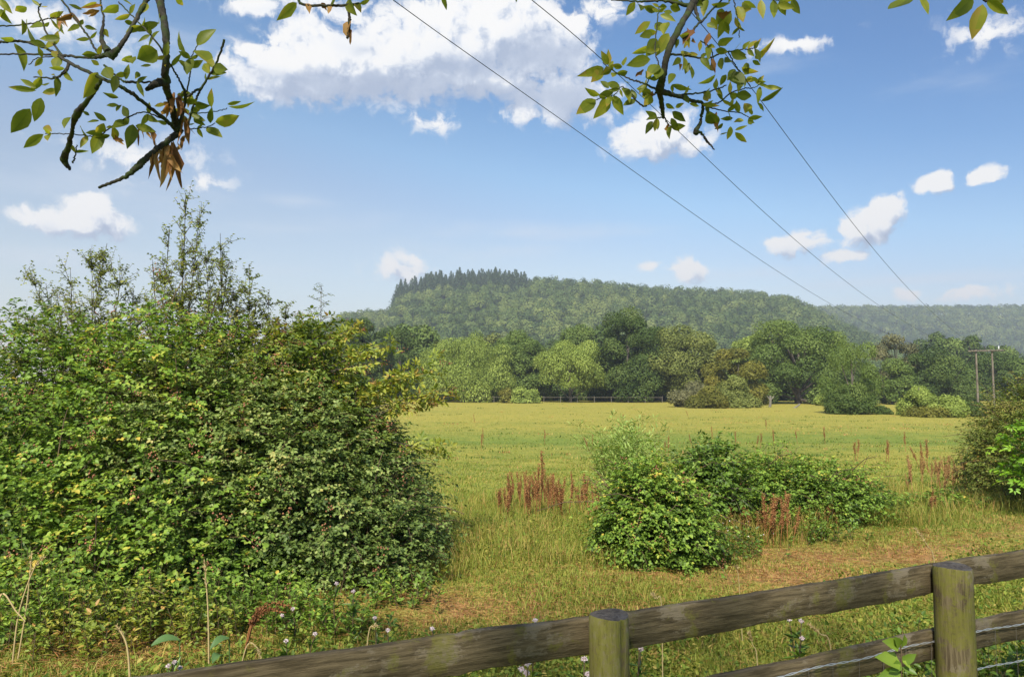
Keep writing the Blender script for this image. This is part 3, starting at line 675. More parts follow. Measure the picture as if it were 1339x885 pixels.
def tree(label, px, basepx, Y, toppx, wpx, tone, seed, style='round', name='broadleaf_tree', cat='tree', group='trees along the far edge of the field', low=.03, dens=1.2, wscale=1.):
    rng = np.random.default_rng(seed)
    x = (px - 669.5) / F * Y; z0 = float(tz(x, Y)); base = np.array([x, Y, z0])
    H = at(px, toppx, Y)[2] - z0; Wd = wpx / F * Y * wscale
    root = thing(name, label, cat, base, group); gl, gt = Geo(), Geo()
    ch = H * (1 - low); cz = z0 + H * low + ch / 2; rad = np.array([Wd / 2, Wd / 2 * .9, ch / 2])
    s = max(.2, Y / 142 * .40)                      # leaf clump size follows what can be seen at that distance
    area = 4 * math.pi * ((rad[0] * rad[1]) ** 1.6 / 3 + 2 * (rad[0] * rad[2]) ** 1.6 / 3) ** (1 / 1.6)
    nl = int(np.clip(area / 9, 14, 70)) if style != 'airy' else int(np.clip(area / 11, 14, 60))
    if cat == 'bush' or tone == 'grey': nl = max(nl, 34)
    d = sphere_dirs(rng, nl, -.95); r = rng.uniform(.5, .92, nl)
    taper = 1.0
    C0 = np.array([x, Y, cz]) + d * rad * r[:, None]
    if cat == 'bush':
        d = sphere_dirs(rng, nl, .0); C0 = np.array([x, Y, z0]) + d * np.array([Wd / 2, Wd / 2, H]) * r[:, None] * .86
    elif low <= .06:
        m_ = max(6, nl // 3); a_ = rng.uniform(0, 6.283, m_); C0[-m_:] = np.array([x, Y, z0]) + np.stack([np.cos(a_) * Wd * .40, np.sin(a_) * Wd * .36, rng.uniform(.05, .32, m_) * H], 1)
    if style == 'willow': C0[:, :2] += rng.normal(0, Wd * .04, (nl, 2))
    lr = (Wd * .5) * rng.uniform(.22, .42, nl) * (0.85 if style == 'airy' else 1)
    ncard = np.clip((lr ** 2 * 4 * math.pi / (s * s * .35) * (1.0 if style != 'airy' else .6) * dens), 40, 900).astype(int)
    idx = np.repeat(np.arange(nl), ncard); n = len(idx)
    dd = sphere_dirs(rng, n, -.55); rr = rng.uniform(.55, 1.06, n) ** .6
    off = dd * (lr[idx] * rr)[:, None] * np.array([1, 1, .8 if style != 'willow' else 1.15])
    P = C0[idx] + off; P = P + (lump(P, 1.1)[:, None] * dd) * lr[idx][:, None] * .2
    P = P + rng.normal(0, s * .35, P.shape)
    N = unit(dd + rng.normal(0, .5, (n, 3)) + np.array([0, 0, .25]))
    v = np.clip(.5 + rng.normal(0, .12, nl)[idx] + rng.normal(0, .13, n), 0, 1)
    ok = P[:, 2] > z0 + .05
    ax = None
    if style == 'willow': ax = np.array([0, 0, 1.]) + rng.normal(0, .25, (n, 3)); ax = ax[ok]
    cards(gl, P[ok], N[ok], s * rng.uniform(.6, 1.35, ok.sum()), v[ok], rng, .62 if style != 'willow' else .4, ax)
    tr = max(.12, Wd * .022) * (1.6 if style == 'airy' else 1)
    top = np.array([x + rng.normal(0, Wd * .04), Y, z0 + H * .72])
    tp = smooth_path([base - [0, 0, .2], base + [rng.normal(0, .2), 0, H * .3], top], 10)
    tube(gt, tp, np.linspace(tr * 1.15, tr * .25, len(tp)), 7)
    for i in np.argsort(-lr)[:(26 if style == 'airy' else 12)]:
        t = rng.uniform(.25, .75); b = tp[int(t * (len(tp) - 1))]
        q = C0[i]
        if q[2] < b[2]: b = tp[max(1, int(.15 * len(tp)))]
        tube(gt, smooth_path([b, (b + q) / 2 + [0, 0, .08 * H * rng.uniform(-.5, .6)], q], 8), np.linspace(tr * .42, tr * .1, 9), 5)
    gl.build('crown', TM[tone], root); gt.build('trunk', M['bark'], root)
    return root

T = [  # label, px, base, Y, top, width, tone, style, extra
    ('dark narrow tree at the left end of the line, half hidden by the elder', 478, 525, 140, 416, 66, 'dark', 'round', {}),
    ('dark layered tree left of the big round willow', 522, 525, 150, 428, 66, 'dark', 'airy', {'dens': 1.5}),
    ('short dark tree tucked between the elder tips and the round willow', 556, 524, 144, 470, 50, 'dark', 'round', {}),
    ('big round yellow green willow reaching down to the grass', 612, 524, 138, 441, 108, 'light', 'willow', {'low': .02}),
    ('dark green tree right of the big round willow', 684, 524, 146, 428, 78, 'mid', 'round', {}),
    ('pale willow with thin bare trunks left of the tallest dark tree', 746, 525, 134, 440, 82, 'light', 'willow', {'low': .08}),
    ('mid green crown showing above the pale willow with thin trunks', 752, 523, 160, 420, 74, 'mid', 'round', {}),
    ('tallest dark green tree at the middle of the line', 822, 525, 138, 404, 96, 'dark', 'round', {'low': .05}),
    ('pale olive spreading tree right of the tallest dark tree', 896, 526, 136, 432, 104, 'olive', 'airy', {'dens': 1.7, 'low': .08}),
    ('ochre tinged round tree behind the grey field bushes', 962, 530, 116, 457, 80, 'ochre', 'round', {'low': .05}),
    ('wide airy tree with a pale trunk and a ragged top', 1042, 528, 124, 414, 118, 'mid', 'airy', {'dens': 2.2, 'low': .06}),
    ('bright green tree crowding the left of the airy tree', 992, 526, 150, 428, 80, 'light', 'round', {}),
    ('drooping willow with a dark skirt standing forward in the field', 1116, 541, 80, 442, 84, 'mid', 'willow', {'low': .05, 'dens': 1.5}),
    ('sparse half dead tree with a bare topped crown', 1172, 526, 132, 430, 66, 'grey', 'airy', {'dens': 1.1}),
    ('dark green round tree left of the power poles', 1218, 526, 130, 459, 92, 'dark', 'round', {'low': .05}),
    ('dark tree directly behind the power poles', 1302, 524, 150, 464, 90, 'dark', 'round', {'low': .05}),
    ('mid green tree at the right edge behind the poles', 1350, 524, 145, 470, 70, 'mid', 'round', {}),
    ('small green tree beneath the half dead tree', 1165, 526, 120, 470, 70, 'mid', 'round', {'low': .05}),
    ('dense mid green tree filling the gap left of the tallest dark tree', 790, 524, 150, 452, 60, 'dark', 'round', {'low': .03}),
    ('low dark tree filling the gap behind the pale willow', 715, 524, 154, 470, 70, 'dark', 'round', {'low': .02}),
    ('mid green tree filling the gap behind the olive tree', 862, 524, 152, 470, 60, 'dark', 'round', {'low': .02}),
    ('dark low tree behind the airy tree trunk', 1030, 526, 150, 478, 80, 'dark', 'round', {'low': .02}),
    ('shady tree behind the forward willow', 1100, 526, 140, 470, 80, 'dark', 'round', {'low': .02}),
    ('shady tree left of the round dark tree by the poles', 1250, 526, 140, 480, 60, 'mid', 'round', {'low': .02}),
    ('dark filler tree behind the round willow', 640, 524, 156, 478, 80, 'dark', 'round', {'low': .02}),
]
for i, (lb, px, bs, Y, tp_, w, tone, sty, ex) in enumerate(T):
    tree(lb, px, bs, Y, tp_, w, tone, 100 + i, sty, **ex)
B = [
    ('grey brown bush standing forward of the tree line, left of its pair', 905, 533, 104, 496, 60, 'grey', {}),
    ('larger grey green bush of the pair forward of the tree line', 955, 534, 102, 490, 68, 'olive', {}),
    ('low brown green bush at the foot of the forward pair', 925, 534, 100, 505, 60, 'ochre', {}),
    ('pale low bush in front of the dark tree by the far rail fence', 686, 527, 128, 503, 46, 'light', {}),
    ('small yellowish bush left of the pale low bush', 664, 526, 130, 505, 26, 'ochre', {}),
    ('round green bush right of the forward willow', 1199, 543, 74, 492, 58, 'light', {}),
    ('pale round bush right of the round green bush', 1238, 546, 70, 512, 48, 'light', {}),
    ('dark skirt of scrub under the forward willow', 1112, 542, 78, 497, 62, 'dark', {}),
    ('little dark bush in the gap right of the forward willow', 1152, 543, 77, 530, 24, 'dark', {}),
    ('rusty low scrub under the pale round bush', 1215, 547, 71, 538, 70, 'ochre', {}),
    ('dark bush half hidden by the rusty hawthorn', 1268, 546, 72, 520, 36, 'dark', {}),
    ('small bush at the foot of the airy tree', 1078, 532, 112, 508, 30, 'light', {}),
]
for q_ in range(24): B.append(('shadowy undergrowth bush at the foot of the tree line', 545 + q_ * 34 + (q_ * 37 % 19), 525, 150 + (q_ * 7 % 5) * 3, 490 + (q_ * 13 % 12), 62, ('mid', 'dark', 'dark')[q_ % 3], {}))
for i, (lb, px, bs, Y, tp_, w, tone, ex) in enumerate(B):
    tree(lb, px, bs, Y, tp_, w, tone, 200 + i, 'round', name='field_bush', cat='bush', group='bushes in the far field', low=.0, **ex)

# belt of trees between the field edge and the hill
rng = np.random.default_rng(77)
belt = []
for i in range(86):
    Y = rng.uniform(185, 400); px = rng.uniform(380, 1420) if i > 25 else rng.uniform(380, 720)
    belt.append((Y, px))
belt.sort()
protos = {}
def proto(kind):
    """crown and trunk meshes for the belt; 12 m tall, 9 m wide"""
    r = np.random.default_rng(300 + kind); tone = ('mid', 'dark', 'olive', 'light', 'mid')[kind]
    t = tree('proto', 669.5, 0, 250, 505 - 11.2 / 250 * F, 10 / 250 * F, tone, 300 + kind, 'round', low=.06)
    return t
def dup(root, loc, s, rot):
    c = root.copy(); COL.objects.link(c); c.location = [float(q) for q in loc]; c.scale = (s, s, s * 1.05); c.rotation_euler = (0, 0, rot)
    for ch in root.children:
        d = ch.copy(); COL.objects.link(d); d.parent = c
    return c
LBL = ['hazy mid green tree in the wooded belt between the field edge and the hill', 'hazy dark tree in the wooded belt between the field edge and the hill', 'hazy olive tree in the wooded belt between the field edge and the hill',
       'hazy pale tree in the wooded belt between the field edge and the hill', 'hazy mid green tree in the wooded belt between the field edge and the hill']
for i, (Y, px) in enumerate(belt):
    kd = int(rng.choice([0, 1, 2, 3, 4], p=[.28, .25, .15, .12, .2]))
    x = (px - 669.5) / F * Y; loc = (x, Y, tz(x, Y) - .2); s = rng.uniform(1.0, 1.5)
    if kd not in protos: o = protos[kd] = proto(kd); o.location = [float(q) for q in loc]; o.scale = (s, s, s)
    else: o = dup(protos[kd], loc, s, rng.uniform(0, 6.28))
    o['label'] = LBL[kd]; o['group'] = 'trees in the wooded belt'

# hillside wood: one far mass of crowns
def hill_wood():
    rng = np.random.default_rng(88); g = Geo()
    def crowns(x, y, r, h, m, seed, size):
        n = len(x); c = np.stack([x, y, tz(x, y) + h * .55], 1)
        idx = np.repeat(np.arange(n), m); N = len(idx); d = sphere_dirs(rng, N, -.3)
        d = unit(d * [1, 1.1, 1] + np.array([0, -.35, .1]))
        sc = .92 + .16 * lump(d * 2.4 + idx[:, None] * 1.7, 1.) + rng.normal(0, .07, N)
        P = c[idx] + d * np.stack([r, r, h * .52], 1)[idx] * sc[:, None]
        nrm = unit(d + rng.normal(0, .2, (N, 3)))
        v = np.clip(.5 + (rng.normal(0, .25, n) + .3 * lump(np.stack([x, y, 0 * x + seed], 1), .016))[idx] + rng.normal(0, .1, N), 0, 1)
        cards(g, P, nrm, size * rng.uniform(.7, 1.3, N), v, rng, .75)
    def field(x0, x1, y0, y1, st):
        gx, gy = np.meshgrid(np.arange(x0, x1, st), np.arange(y0, y1, st)); gx = gx.ravel() + rng.uniform(-.5, .5, gx.size) * st; gy = gy.ravel() + rng.uniform(-.5, .5, gy.size) * st
        return gx, gy
    x, y = field(-420, 560, 400, 905, 10.8)
    px = 669.5 + x / y * F; ok = (px > 370) & (px < 1420) & (tz(x, y) > 3) & ~((px > 512) & (px < 692) & (y > 715))
    x, y = x[ok], y[ok]; n = len(x)
    crowns(x, y, 3.5 + 8 * rng.uniform(0, 1, n) ** 2, rng.uniform(8, 17, n) + 2 * lump(np.stack([x, y, 0 * x], 1), .012), 170, 1, 1.7)
    x, y = field(150, 1200, 930, 1460, 14)
    px = 669.5 + x / y * F; ok = (px > 985) & (px < 1440)
    x, y = x[ok], y[ok]; n = len(x)
    crowns(x, y, rng.uniform(6.5, 10, n), rng.uniform(13, 20, n), 90, 2, 2.6)
    o = g.build('woodland', TM['hill']); tag(o, 'broadleaf wood covering the hazy hillside', 'woodland', kind='stuff')
hill_wood()

def conifers():
    rng = np.random.default_rng(99); g = Geo(); n = 520
    z = rng.uniform(.06, 1, n) ** 1.1; a = rng.uniform(0, 6.28, n); r = 7.4 * (1.02 - z) ** .85 * rng.uniform(.55, 1.08, n) * (1 + .25 * np.sin(z * 60))
    P = np.stack([r * np.cos(a), r * np.sin(a), z * 24], 1); d = np.stack([np.cos(a), np.sin(a), np.full(n, .55)], 1)
    ax = np.stack([np.cos(a), np.sin(a), np.full(n, -.35)], 1)
    cards(g, P, d + rng.normal(0, .3, d.shape), rng.uniform(1.2, 2.4, n) * (1.15 - .6 * z), np.clip(rng.normal(.35, .15, n), 0, 1), rng, .6, ax)
    tube(g, [(0, 0, -1), (0, 0, 24.6)], [.4, .05], 5)
    mat = tleaf('conifer_needles', (.016, .034, .010), (.040, .072, .020), (.075, .12, .032), .12)
    p = g.build('conifer_tree', mat); tag(p, 'dark pointed conifer on the crown of the wooded knoll', 'conifer', 'conifers on top of the hill')
    first = True
    spots = []
    for px in np.arange(514, 691, 3.0):
        for y in (R1 + 6, R1 - 18, R1 - 42, R1 - 66, R1 - 92, R1 - 118):
            if rng.uniform() < (.9 if y > R1 else .8): spots.append((px + rng.normal(0, 1.5), y + rng.normal(0, 6)))
    for px in np.concatenate([np.arange(1052, 1200, 5.), np.array([470, 480, 492, 500, 505, 509])]): spots.append((px, (R2 - 10) if px > 900 else R1 - 20))
    for px, y in spots:
        x = (px - 669.5) / F * y; o = p if first else p.copy()
        if not first: COL.objects.link(o)
        first = False
        s = rng.choice([.62, .8, .92, 1.0, 1.12]) * rng.uniform(.92, 1.08); s *= .75 if y > 1000 else (.55 if px < 510 else 1)
        o.location = (x, y, float(tz(x, y))); o.scale = (s * rng.uniform(.85, 1.15), s, s); o.rotation_euler = (0, 0, rng.uniform(0, 6.28))
        o['label'] = ('dark pointed conifer on the crown of the wooded knoll' if px < 695 and px > 510 else 'small hazy conifer on the long right hand ridge' if px > 900 else 'small conifer on the left shoulder of the knoll')
        o['group'] = 'conifers on top of the hill' if 510 < px < 695 else 'conifers on the far ridge' if px > 900 else 'conifers on the left shoulder'
conifers()

# ------------------------------------------------------------------ power poles and lines
def power():
    Y = 100.; pm = bark_mat('pole_wood', (.10, .082, .062), (.20, .17, .135), 6); base = at(1286, 520, Y); base[2] = tz(base[0], base[1])
    root = thing('power_pole', 'twin legged wooden power pole with a crossarm above the trees', 'power pole', base)
    tops = []
    for px in (1276, 1297):
        t = at(px, 457, Y); b = t.copy(); b[2] = tz(b[0], b[1]) - .3
        g = Geo(); tube(g, [b, (b + t) / 2, t], [.15, .13, .115], 10); g.build('pole', pm, root)
    a, b = at(1266, 459, Y - .25), at(1313, 458, Y - .25)
    g = Geo(); d = np.array([0, .08, 0]); u = np.array([0, 0, .1])
    V = np.array([a - d - u, b - d - u, b + d - u, a + d - u, a - d + u, b - d + u, b + d + u, a + d + u])
    g.add(V, [(0, 3, 2, 1), (4, 5, 6, 7), (0, 1, 5, 4), (1, 2, 6, 5), (2, 3, 7, 6), (3, 0, 4, 7)]); g.build('crossarm', pm, root)
    im = plain_mat('dark_insulator', (.05, .045, .045), .35); iw = plain_mat('pale_insulator', (.7, .72, .72), .3, 0, .1)
    ends = []
    for px, mt in ((1268, im), (1288, im), (1306, iw)):
        q = at(px, 457, Y - .25); g = Geo(); hs = [.05, .12, .2, .26, .34, .42, .5]; rs = [.03, .10, .05, .11, .05, .10, .03]
        tube(g, [q + [0, 0, h] for h in hs], rs, 10); g.build('insulator', mt, root); ends.append(q + [0, 0, .5])
    g = Geo(); tube(g, [at(1274, 462, Y), at(1255, 486, Y + 3), at(1240, 512, Y + 6)], .035, 5); g.build('stay_wire', im, root)
    # second pole, farther off
    p = at(1324, 477, 175); b = p.copy(); b[2] = tz(b[0], b[1]) - .3; g = Geo(); tube(g, [b, p], [.22, .17], 8)
    r2 = thing('power_pole', 'distant single wooden pole right of the twin legged pole', 'power pole', (b[0], b[1], b[2] + .3)); g.build('pole', pm, r2)
    g = Geo(); tube(g, [p + [-1.1, 0, -.4], p + [1.1, 0, -.4]], [.09, .09], 6); g.build('crossarm', pm, r2)
    # conductors: each hangs in the vertical plane through its insulator, towards the camera's upper left
    wm = plain_mat('wire_metal', (.045, .045, .05), .5, .5)
    pts = [[(512, 0), (609, 65), (697, 133), (820, 218), (862, 250), (1000, 340), (1068, 386), (1092, 400), (1148, 433), (1195, 453), (1238, 461.5)],
           [(697, 0), (783, 77), (856, 142), (890, 177), (972, 250), (1066, 331), (1131, 386), (1166, 413), (1198, 434), (1240, 452), (1270, 458)],
           [(890, 0), (1004, 146), (1083, 250), (1102, 273), (1198, 386), (1231, 422), (1268, 450), (1288, 457)]]
    lab = ['lowest left overhead wire crossing the sky to the power pole', 'middle overhead wire of the three, passing behind the hanging ash leaves', 'right hand steepest overhead wire dropping to the power pole']
    for w, (pp, e) in enumerate(zip(pts, ends)):
        a_ = np.array(pp, float); co = np.polyfit(a_[:, 0], a_[:, 1], 4 if w == 0 else 3); xs = np.linspace(a_[0, 0], a_[-1, 0], 14); pp = list(zip(xs, np.polyval(co, xs)))
        d0 = ray(*pp[0]); tgt = np.array([d0[0] / d0[1] * 13., 13.]); P2 = e[:2]; dr = tgt - P2; nrm = np.array([-dr[1], dr[0]])
        L3 = []
        for q in pp:
            d = ray(*q); t = (P2 @ nrm) / (d[:2] @ nrm); L3.append(EYE + d * t)
        L3 = [L3[0] + (L3[0] - L3[1]) * .9] + L3 + [e]
        g = Geo(); tube(g, smooth_path(L3, 120), .0085, 5)
        n = g.v[0].reshape(-1, 5, 3).mean(1); dist = np.linalg.norm(n - EYE, axis=1)
        tag(g.build('power_line', wm, origin=L3[1]), lab[w], 'power line', 'overhead power lines')
power()

# ------------------------------------------------------------------ fences
def wood(name, a, b, moss, mossamt, grey, along=(1, 12, 12)):
    m, k = new_mat(name)
    tcn = k.n('ShaderNodeTexCoord').outputs['Object']
    st = k.vm('MULTIPLY', tcn, along)
    n1 = k.noise(st, 6, 8, .7, .15); n2 = k.noise(tcn, 5, 9, .74); n3 = k.noise(tcn, 60, 4, .7); n4 = k.noise(k.vm('MULTIPLY', tcn, tuple(.25 * q if q > 5 else 1.6 for q in along)), 3, 9, .72)
    col = k.mix(k.mrange(n1, .35, .65), c4(a), c4(b))
    col = k.mix(k.mrange(n4, .53, .60, 0, .7), col, c4(grey))
    mo = k.math('MULTIPLY', k.mrange(n2, .64 - mossamt, .70 - mossamt), k.mrange(n3, .3, .6, .35, 1))
    col = k.mix(k.math('MULTIPLY', mo, .8), col, c4(moss))
    p = k.n('ShaderNodeBsdfPrincipled'); k.put(p.inputs['Base Color'], col); p.inputs['Roughness'].default_value = .85; p.inputs['Specular IOR Level'].default_value = .2
    fg = k.noise(k.vm('MULTIPLY', tcn, tuple(3.2 * q for q in along)), 9, 6, .75, .3)
    col = k.mix(k.mrange(fg, .40, .62, .0, .55), k.mix(1., col, (.62, .6, .58, 1), 'MULTIPLY'), k.mix(1., col, (1.5, 1.48, 1.42, 1), 'MULTIPLY'))
    ck = k.mrange(k.noise(k.vm('MULTIPLY', tcn, tuple((2.2 if q > 5 else .8) * q for q in along)), 7, 3, .6, .8), .300, .345, 1, 0)
    col = k.mix(k.math('MULTIPLY', ck, .8), col, c4((.012, .010, .008)))
    saw = k.noise(k.vm('MULTIPLY', tcn, tuple(1. if q > 5 else 60. for q in along)), 3, 3, .6)
    col = k.mix(k.mrange(saw, .55, .72, 0, .35), col, c4((.03, .024, .016)))
    kn = k.n('ShaderNodeTexVoronoi'); k.put(kn.inputs['Vector'], k.vm('MULTIPLY', tcn, tuple(1.0 if q > 5 else .55 for q in along))); kn.inputs['Scale'].default_value = 5.5
    col = k.mix(k.mrange(kn.outputs['Distance'], .05, .11, .75, 0), col, c4((.022, .016, .011)))
    col = k.mix(k.mrange(k.noise(tcn, 140, 3, .7), .64, .72, 0, .35), col, c4((.33, .34, .27)))
    bp = k.n('ShaderNodeBump'); bp.inputs['Strength'].default_value = .9; bp.inputs['Distance'].default_value = .006
    k.put(bp.inputs['Height'], k.math('SUBTRACT', k.math('ADD', n1, k.math('MULTIPLY', fg, .8)), k.math('MULTIPLY', ck, .9))); k.put(p.inputs['Normal'], bp.outputs[0]); out(k, p.outputs[0])
    return m

def fence():
    rng = np.random.default_rng(123)
    railm = wood('weathered_rail', (.055, .041, .020), (.15, .115, .062), (.13, .12, .024), .10, (.20, .165, .11))
    postm = wood('mossy_post', (.075, .055, .028), (.21, .165, .09), (.17, .165, .025), .2, (.24, .20, .13), (14, 14, 1))
    topm = wood('post_end_grain', (.05, .042, .034), (.13, .11, .09), (.07, .065, .03), .0, (.12, .11, .1), (10, 10, 10))
    steel = plain_mat('galvanised_wire', (.62, .63, .64), .4, .7, .15); rust = plain_mat('dull_wire', (.16, .14, .12), .6, .5)
    P1 = at(796, 803, 2.55); P2 = at(1245, 740, 3.28)
    step = P2[:2] - P1[:2]
    posts = {0: np.array([*(P1[:2] - step), P1[2] + .012]), 1: P1, 2: P2, 3: np.array([*(P2[:2] + step), P2[2] - .01])}
    b = P1.copy(); b[2] = tz(b[0], b[1])
    root = thing('post_and_rail_fence', 'mossy weathered post and rail fence across the bottom right corner', 'fence', b)
    for i, p in posts.items():
        r = (.066, .068, .078, .075)[i]; z0 = float(tz(p[0], p[1])) - .3; H = p[2] - z0
        ns, nz = 40, 26; zz = np.linspace(0, 1, nz); a = np.arange(ns) / ns * 2 * math.pi
        crack = {1: -math.pi / 2 + .62, 2: -math.pi / 2 + .95}.get(i, 9)
        ring = []
        for q in zz:
            rr = r * (1.05 - .05 * q) * (1 + .012 * np.sin(3 * a + i) + .008 * np.sin(7 * a + q * 5) + rng.normal(0, .002, ns))
            da = np.abs((a - crack + .05 * math.sin(q * 6) + math.pi) % (2 * math.pi) - math.pi); rr = rr * (1 - (.16 if i == 1 else .05) * (da < .085))
            if q > .997: rr = rr * .965
            ring.append(np.stack([p[0] + rr * np.cos(a), p[1] + rr * np.sin(a), np.full(ns, z0 + H * q - (.006 if q < 1 else 0) * 0) + .004 * np.sin(2 * a) * (q > .9)], 1))
        ring[-1][:, 2] += .0; ring[-2][:, 2] = ring[-1][:, 2] - .007
        V = np.array(ring).reshape(-1, 3); g = Geo(); ii = np.arange(nz - 1)[:, None] * ns; j = np.arange(ns)[None]; j2 = (j + 1) % ns
        g.add(V, np.stack([ii + j, ii + j2, ii + ns + j2, ii + ns + j], -1).reshape(-1, 4))
        po = g.build('post', postm, root, smooth=True)
        g = Geo(); tp = np.vstack([ring[-1], ring[-1].mean(0)[None] + [0, 0, -.002]]); jj = np.arange(ns)
        g.add(tp, np.stack([jj, (jj + 1) % ns, np.full(ns, ns)], 1)); g.build('post_top', topm, po)
    nrm = np.array([-step[1], step[0]]) / np.linalg.norm(step)         # away from the camera
    # rail tops read off each post
    up = {0: at(-14, 917, 1.90)[2], 1: at(796, 808, 2.62)[2], 2: at(1245, 738, 3.36)[2], 3: at(1245, 738, 3.36)[2] + .0}
    for lvl, (dz, hgt) in enumerate(((0, .122), (.288, .125))):
        for i in range(3):
            a, b2 = posts[i], posts[i + 1]; off = nrm * (max(.066, .078) + .022)
            n = 60; t = np.linspace(0.003 if i else 0, .997, n)
            wob = np.cumsum(rng.normal(0, .0011, n)); wob -= np.linspace(wob[0], wob[-1], n); wob2 = np.cumsum(rng.normal(0, .001, n)); wob2 -= np.linspace(wob2[0], wob2[-1], n)
            if lvl == 0 and i == 0: wob += np.where((t > .70) & (t < .72), -.006, 0)
            zt = up[i] + (up[i + 1] - up[i]) * t - dz + wob - .008 * np.sin(math.pi * t) * (i == 1); zb = zt - hgt + wob2 * 1.3
            x = a[0] + (b2[0] - a[0]) * t + off[0]; y = a[1] + (b2[1] - a[1]) * t + off[1]
            th = .019; e = .004
            sec = []
            for o_, zf in ((-th, 'b1'), (-th, 't0'), (-th + e, 't1'), (th - e, 't1'), (th, 't0'), (th, 'b1'), (th - e, 'b0'), (-th + e, 'b0')):
                z = {'t1': zt, 't0': zt - e, 'b0': zb, 'b1': zb + e}[zf]
                sec.append(np.stack([x + nrm[0] * o_, y + nrm[1] * o_, z], 1))
            S = np.stack(sec, 1); m = 8; V = S.reshape(-1, 3); ii = np.arange(n - 1)[:, None] * m; j = np.arange(m)[None]; j2 = (j + 1) % m
            g = Geo().add(V, np.stack([ii + j, ii + m + j, ii + m + j2, ii + j2], -1).reshape(-1, 4)); g.add(S[0], np.arange(8)[None]); g.add(S[-1], np.arange(8)[::-1][None])
            # local axes so that the grain follows the rail
            o = g.build('rail', railm, root)
            ang = math.atan2(step[1], step[0]); mid = Vector(V.mean(0))
            for vtx in o.data.vertices:
                w = vtx.co + Vector(root.location) - mid; ca, sa = math.cos(-ang), math.sin(-ang)
                vtx.co = (w.x * ca - w.y * sa, w.x * sa + w.y * ca, w.z)
            o.location = mid - Vector(root.location); o.rotation_euler = (0, 0, ang)
    # stock netting nailed to the field face of the posts, in front of the rails
    off = nrm * .062
    def wpt(s, dz):
        i = int(np.clip(math.floor(s), 0, 2)); t = s - i
        q = posts[i][:2] * (1 - t) + posts[i + 1][:2] * t + off
        return np.array([q[0], q[1], up[i] * (1 - t) + up[i + 1] * t - dz + .004 * math.sin(s * 21) - .006 * math.sin(math.pi * t)])
    for kk, dz in enumerate((.322, .49, .64, .8)):
        s = np.linspace(.15, 2.95, 420); base = np.array([wpt(q, dz) for q in s])
        ph = s * 78; tw = .0028
        g = Geo()
        for h in (0, math.pi):
            V = base + np.stack([np.zeros_like(s), tw * np.sin(ph + h), tw * np.cos(ph + h)], 1); tube(g, V, .0017, 5)
        g.build('wire', steel if kk < 2 else rust, root)
    for s in np.arange(.3, 2.9, .083):
        q = s + rng.normal(0, .004)
        a, b2 = wpt(q, .322), wpt(q + rng.normal(0, .008), .8)
        g = Geo(); tube(g, [a, (a + b2) / 2 + rng.normal(0, .003, 3), b2], .0011, 4); g.build('stay', rust, root)
    # staple across the right post
    a, b2 = at(1221, 808, 3.2), at(1236, 807, 3.19)
    return posts, up, nrm
FENCE = fence()

def far_fence():
    fm = plain_mat('grey_fence_wood', (.15, .135, .105), .8, 0, .35, 3)
    a, b = at(560, 524, 134), at(866, 526, 131); base = (a + b) / 2; base[2] = tz(base[0], base[1])
    root = thing('rail_fence', 'low grey post and rail fence along the far edge of the field', 'fence', base)
    n = 15; P = [a + (b - a) * i / (n - 1) for i in range(n)]
    for p in P:
        z = float(tz(p[0], p[1])); g = Geo(); tube(g, [(p[0], p[1], z - .2), (p[0], p[1], z + 1.15)], .055, 6); g.build('post', fm, root)
    for h in (.95,):
        g = Geo(); tube(g, [(p[0], p[1] - .1, float(tz(p[0], p[1])) + h) for p in P], .035, 4); g.build('rail', fm, root)
    def stump(label, px, Y, top, lean, r, fork):
        q = at(px, 505, Y); z = float(tz(q[0], q[1])); h = at(px, top, Y)[2] - z; g = Geo()
        p0 = np.array([q[0], q[1], z - .1]); p1 = np.array([q[0] + lean, q[1], z + h])
        tube(g, smooth_path([p0, (p0 + p1) / 2 + [.05, 0, 0], p1], 8), np.linspace(r, r * .8, 9), 7)
        if fork: tube(g, [p0 + (p1 - p0) * .55, p1 + [.55, 0, -.1]], [r * .6, r * .4], 6); tube(g, [p0 + (p1 - p0) * .6, p1 + [-.45, 0, -.05]], [r * .5, r * .3], 6)
        tag(g.build('old_post', fm, origin=p0), label, 'post')
    stump('pale broken forked stump standing in the field right of the grey bushes', 1006, 104, 517, .1, .2, True)
    stump('dark leaning post in front of the airy tree', 1037, 100, 528, .9, .14, False)
far_fence()

# ------------------------------------------------------------------ dock stalks, thistles, dead grass stems
def dock_mesh(seed, h=1.):
    rng = np.random.default_rng(seed); g = Geo(); n = 120
    tube(g, [(0, 0, 0), (.01, 0, h * .5), (0, .01, h)], [.008, .006, .002], 5)
    for i in range(7):
        a = rng.uniform(0, 6.28); z = rng.uniform(.35, .8) * h; L = rng.uniform(.12, .26) * h
        b = np.array([0, 0, z]); d = np.array([math.cos(a) * .16, math.sin(a) * .16, 1]); t = rng.uniform(0, 1, n // 3)
        P = b + d * (t * L)[:, None] + rng.normal(0, .012, (n // 3, 3)); tube(g, [b, b + d * L], [.004, .002], 4)
        leaves(g, P, sphere_dirs(rng, len(P)), rng.normal(0, 1, P.shape), .02, .013, np.clip(rng.normal(.5, .25, len(P)), 0, 1))
    P = np.stack([rng.normal(0, .016, n), rng.normal(0, .016, n), rng.uniform(.45, 1, n) * h], 1)
    leaves(g, P, sphere_dirs(rng, n), rng.normal(0, 1, P.shape), .022, .014, np.clip(rng.normal(.5, .25, n), 0, 1))
    return g
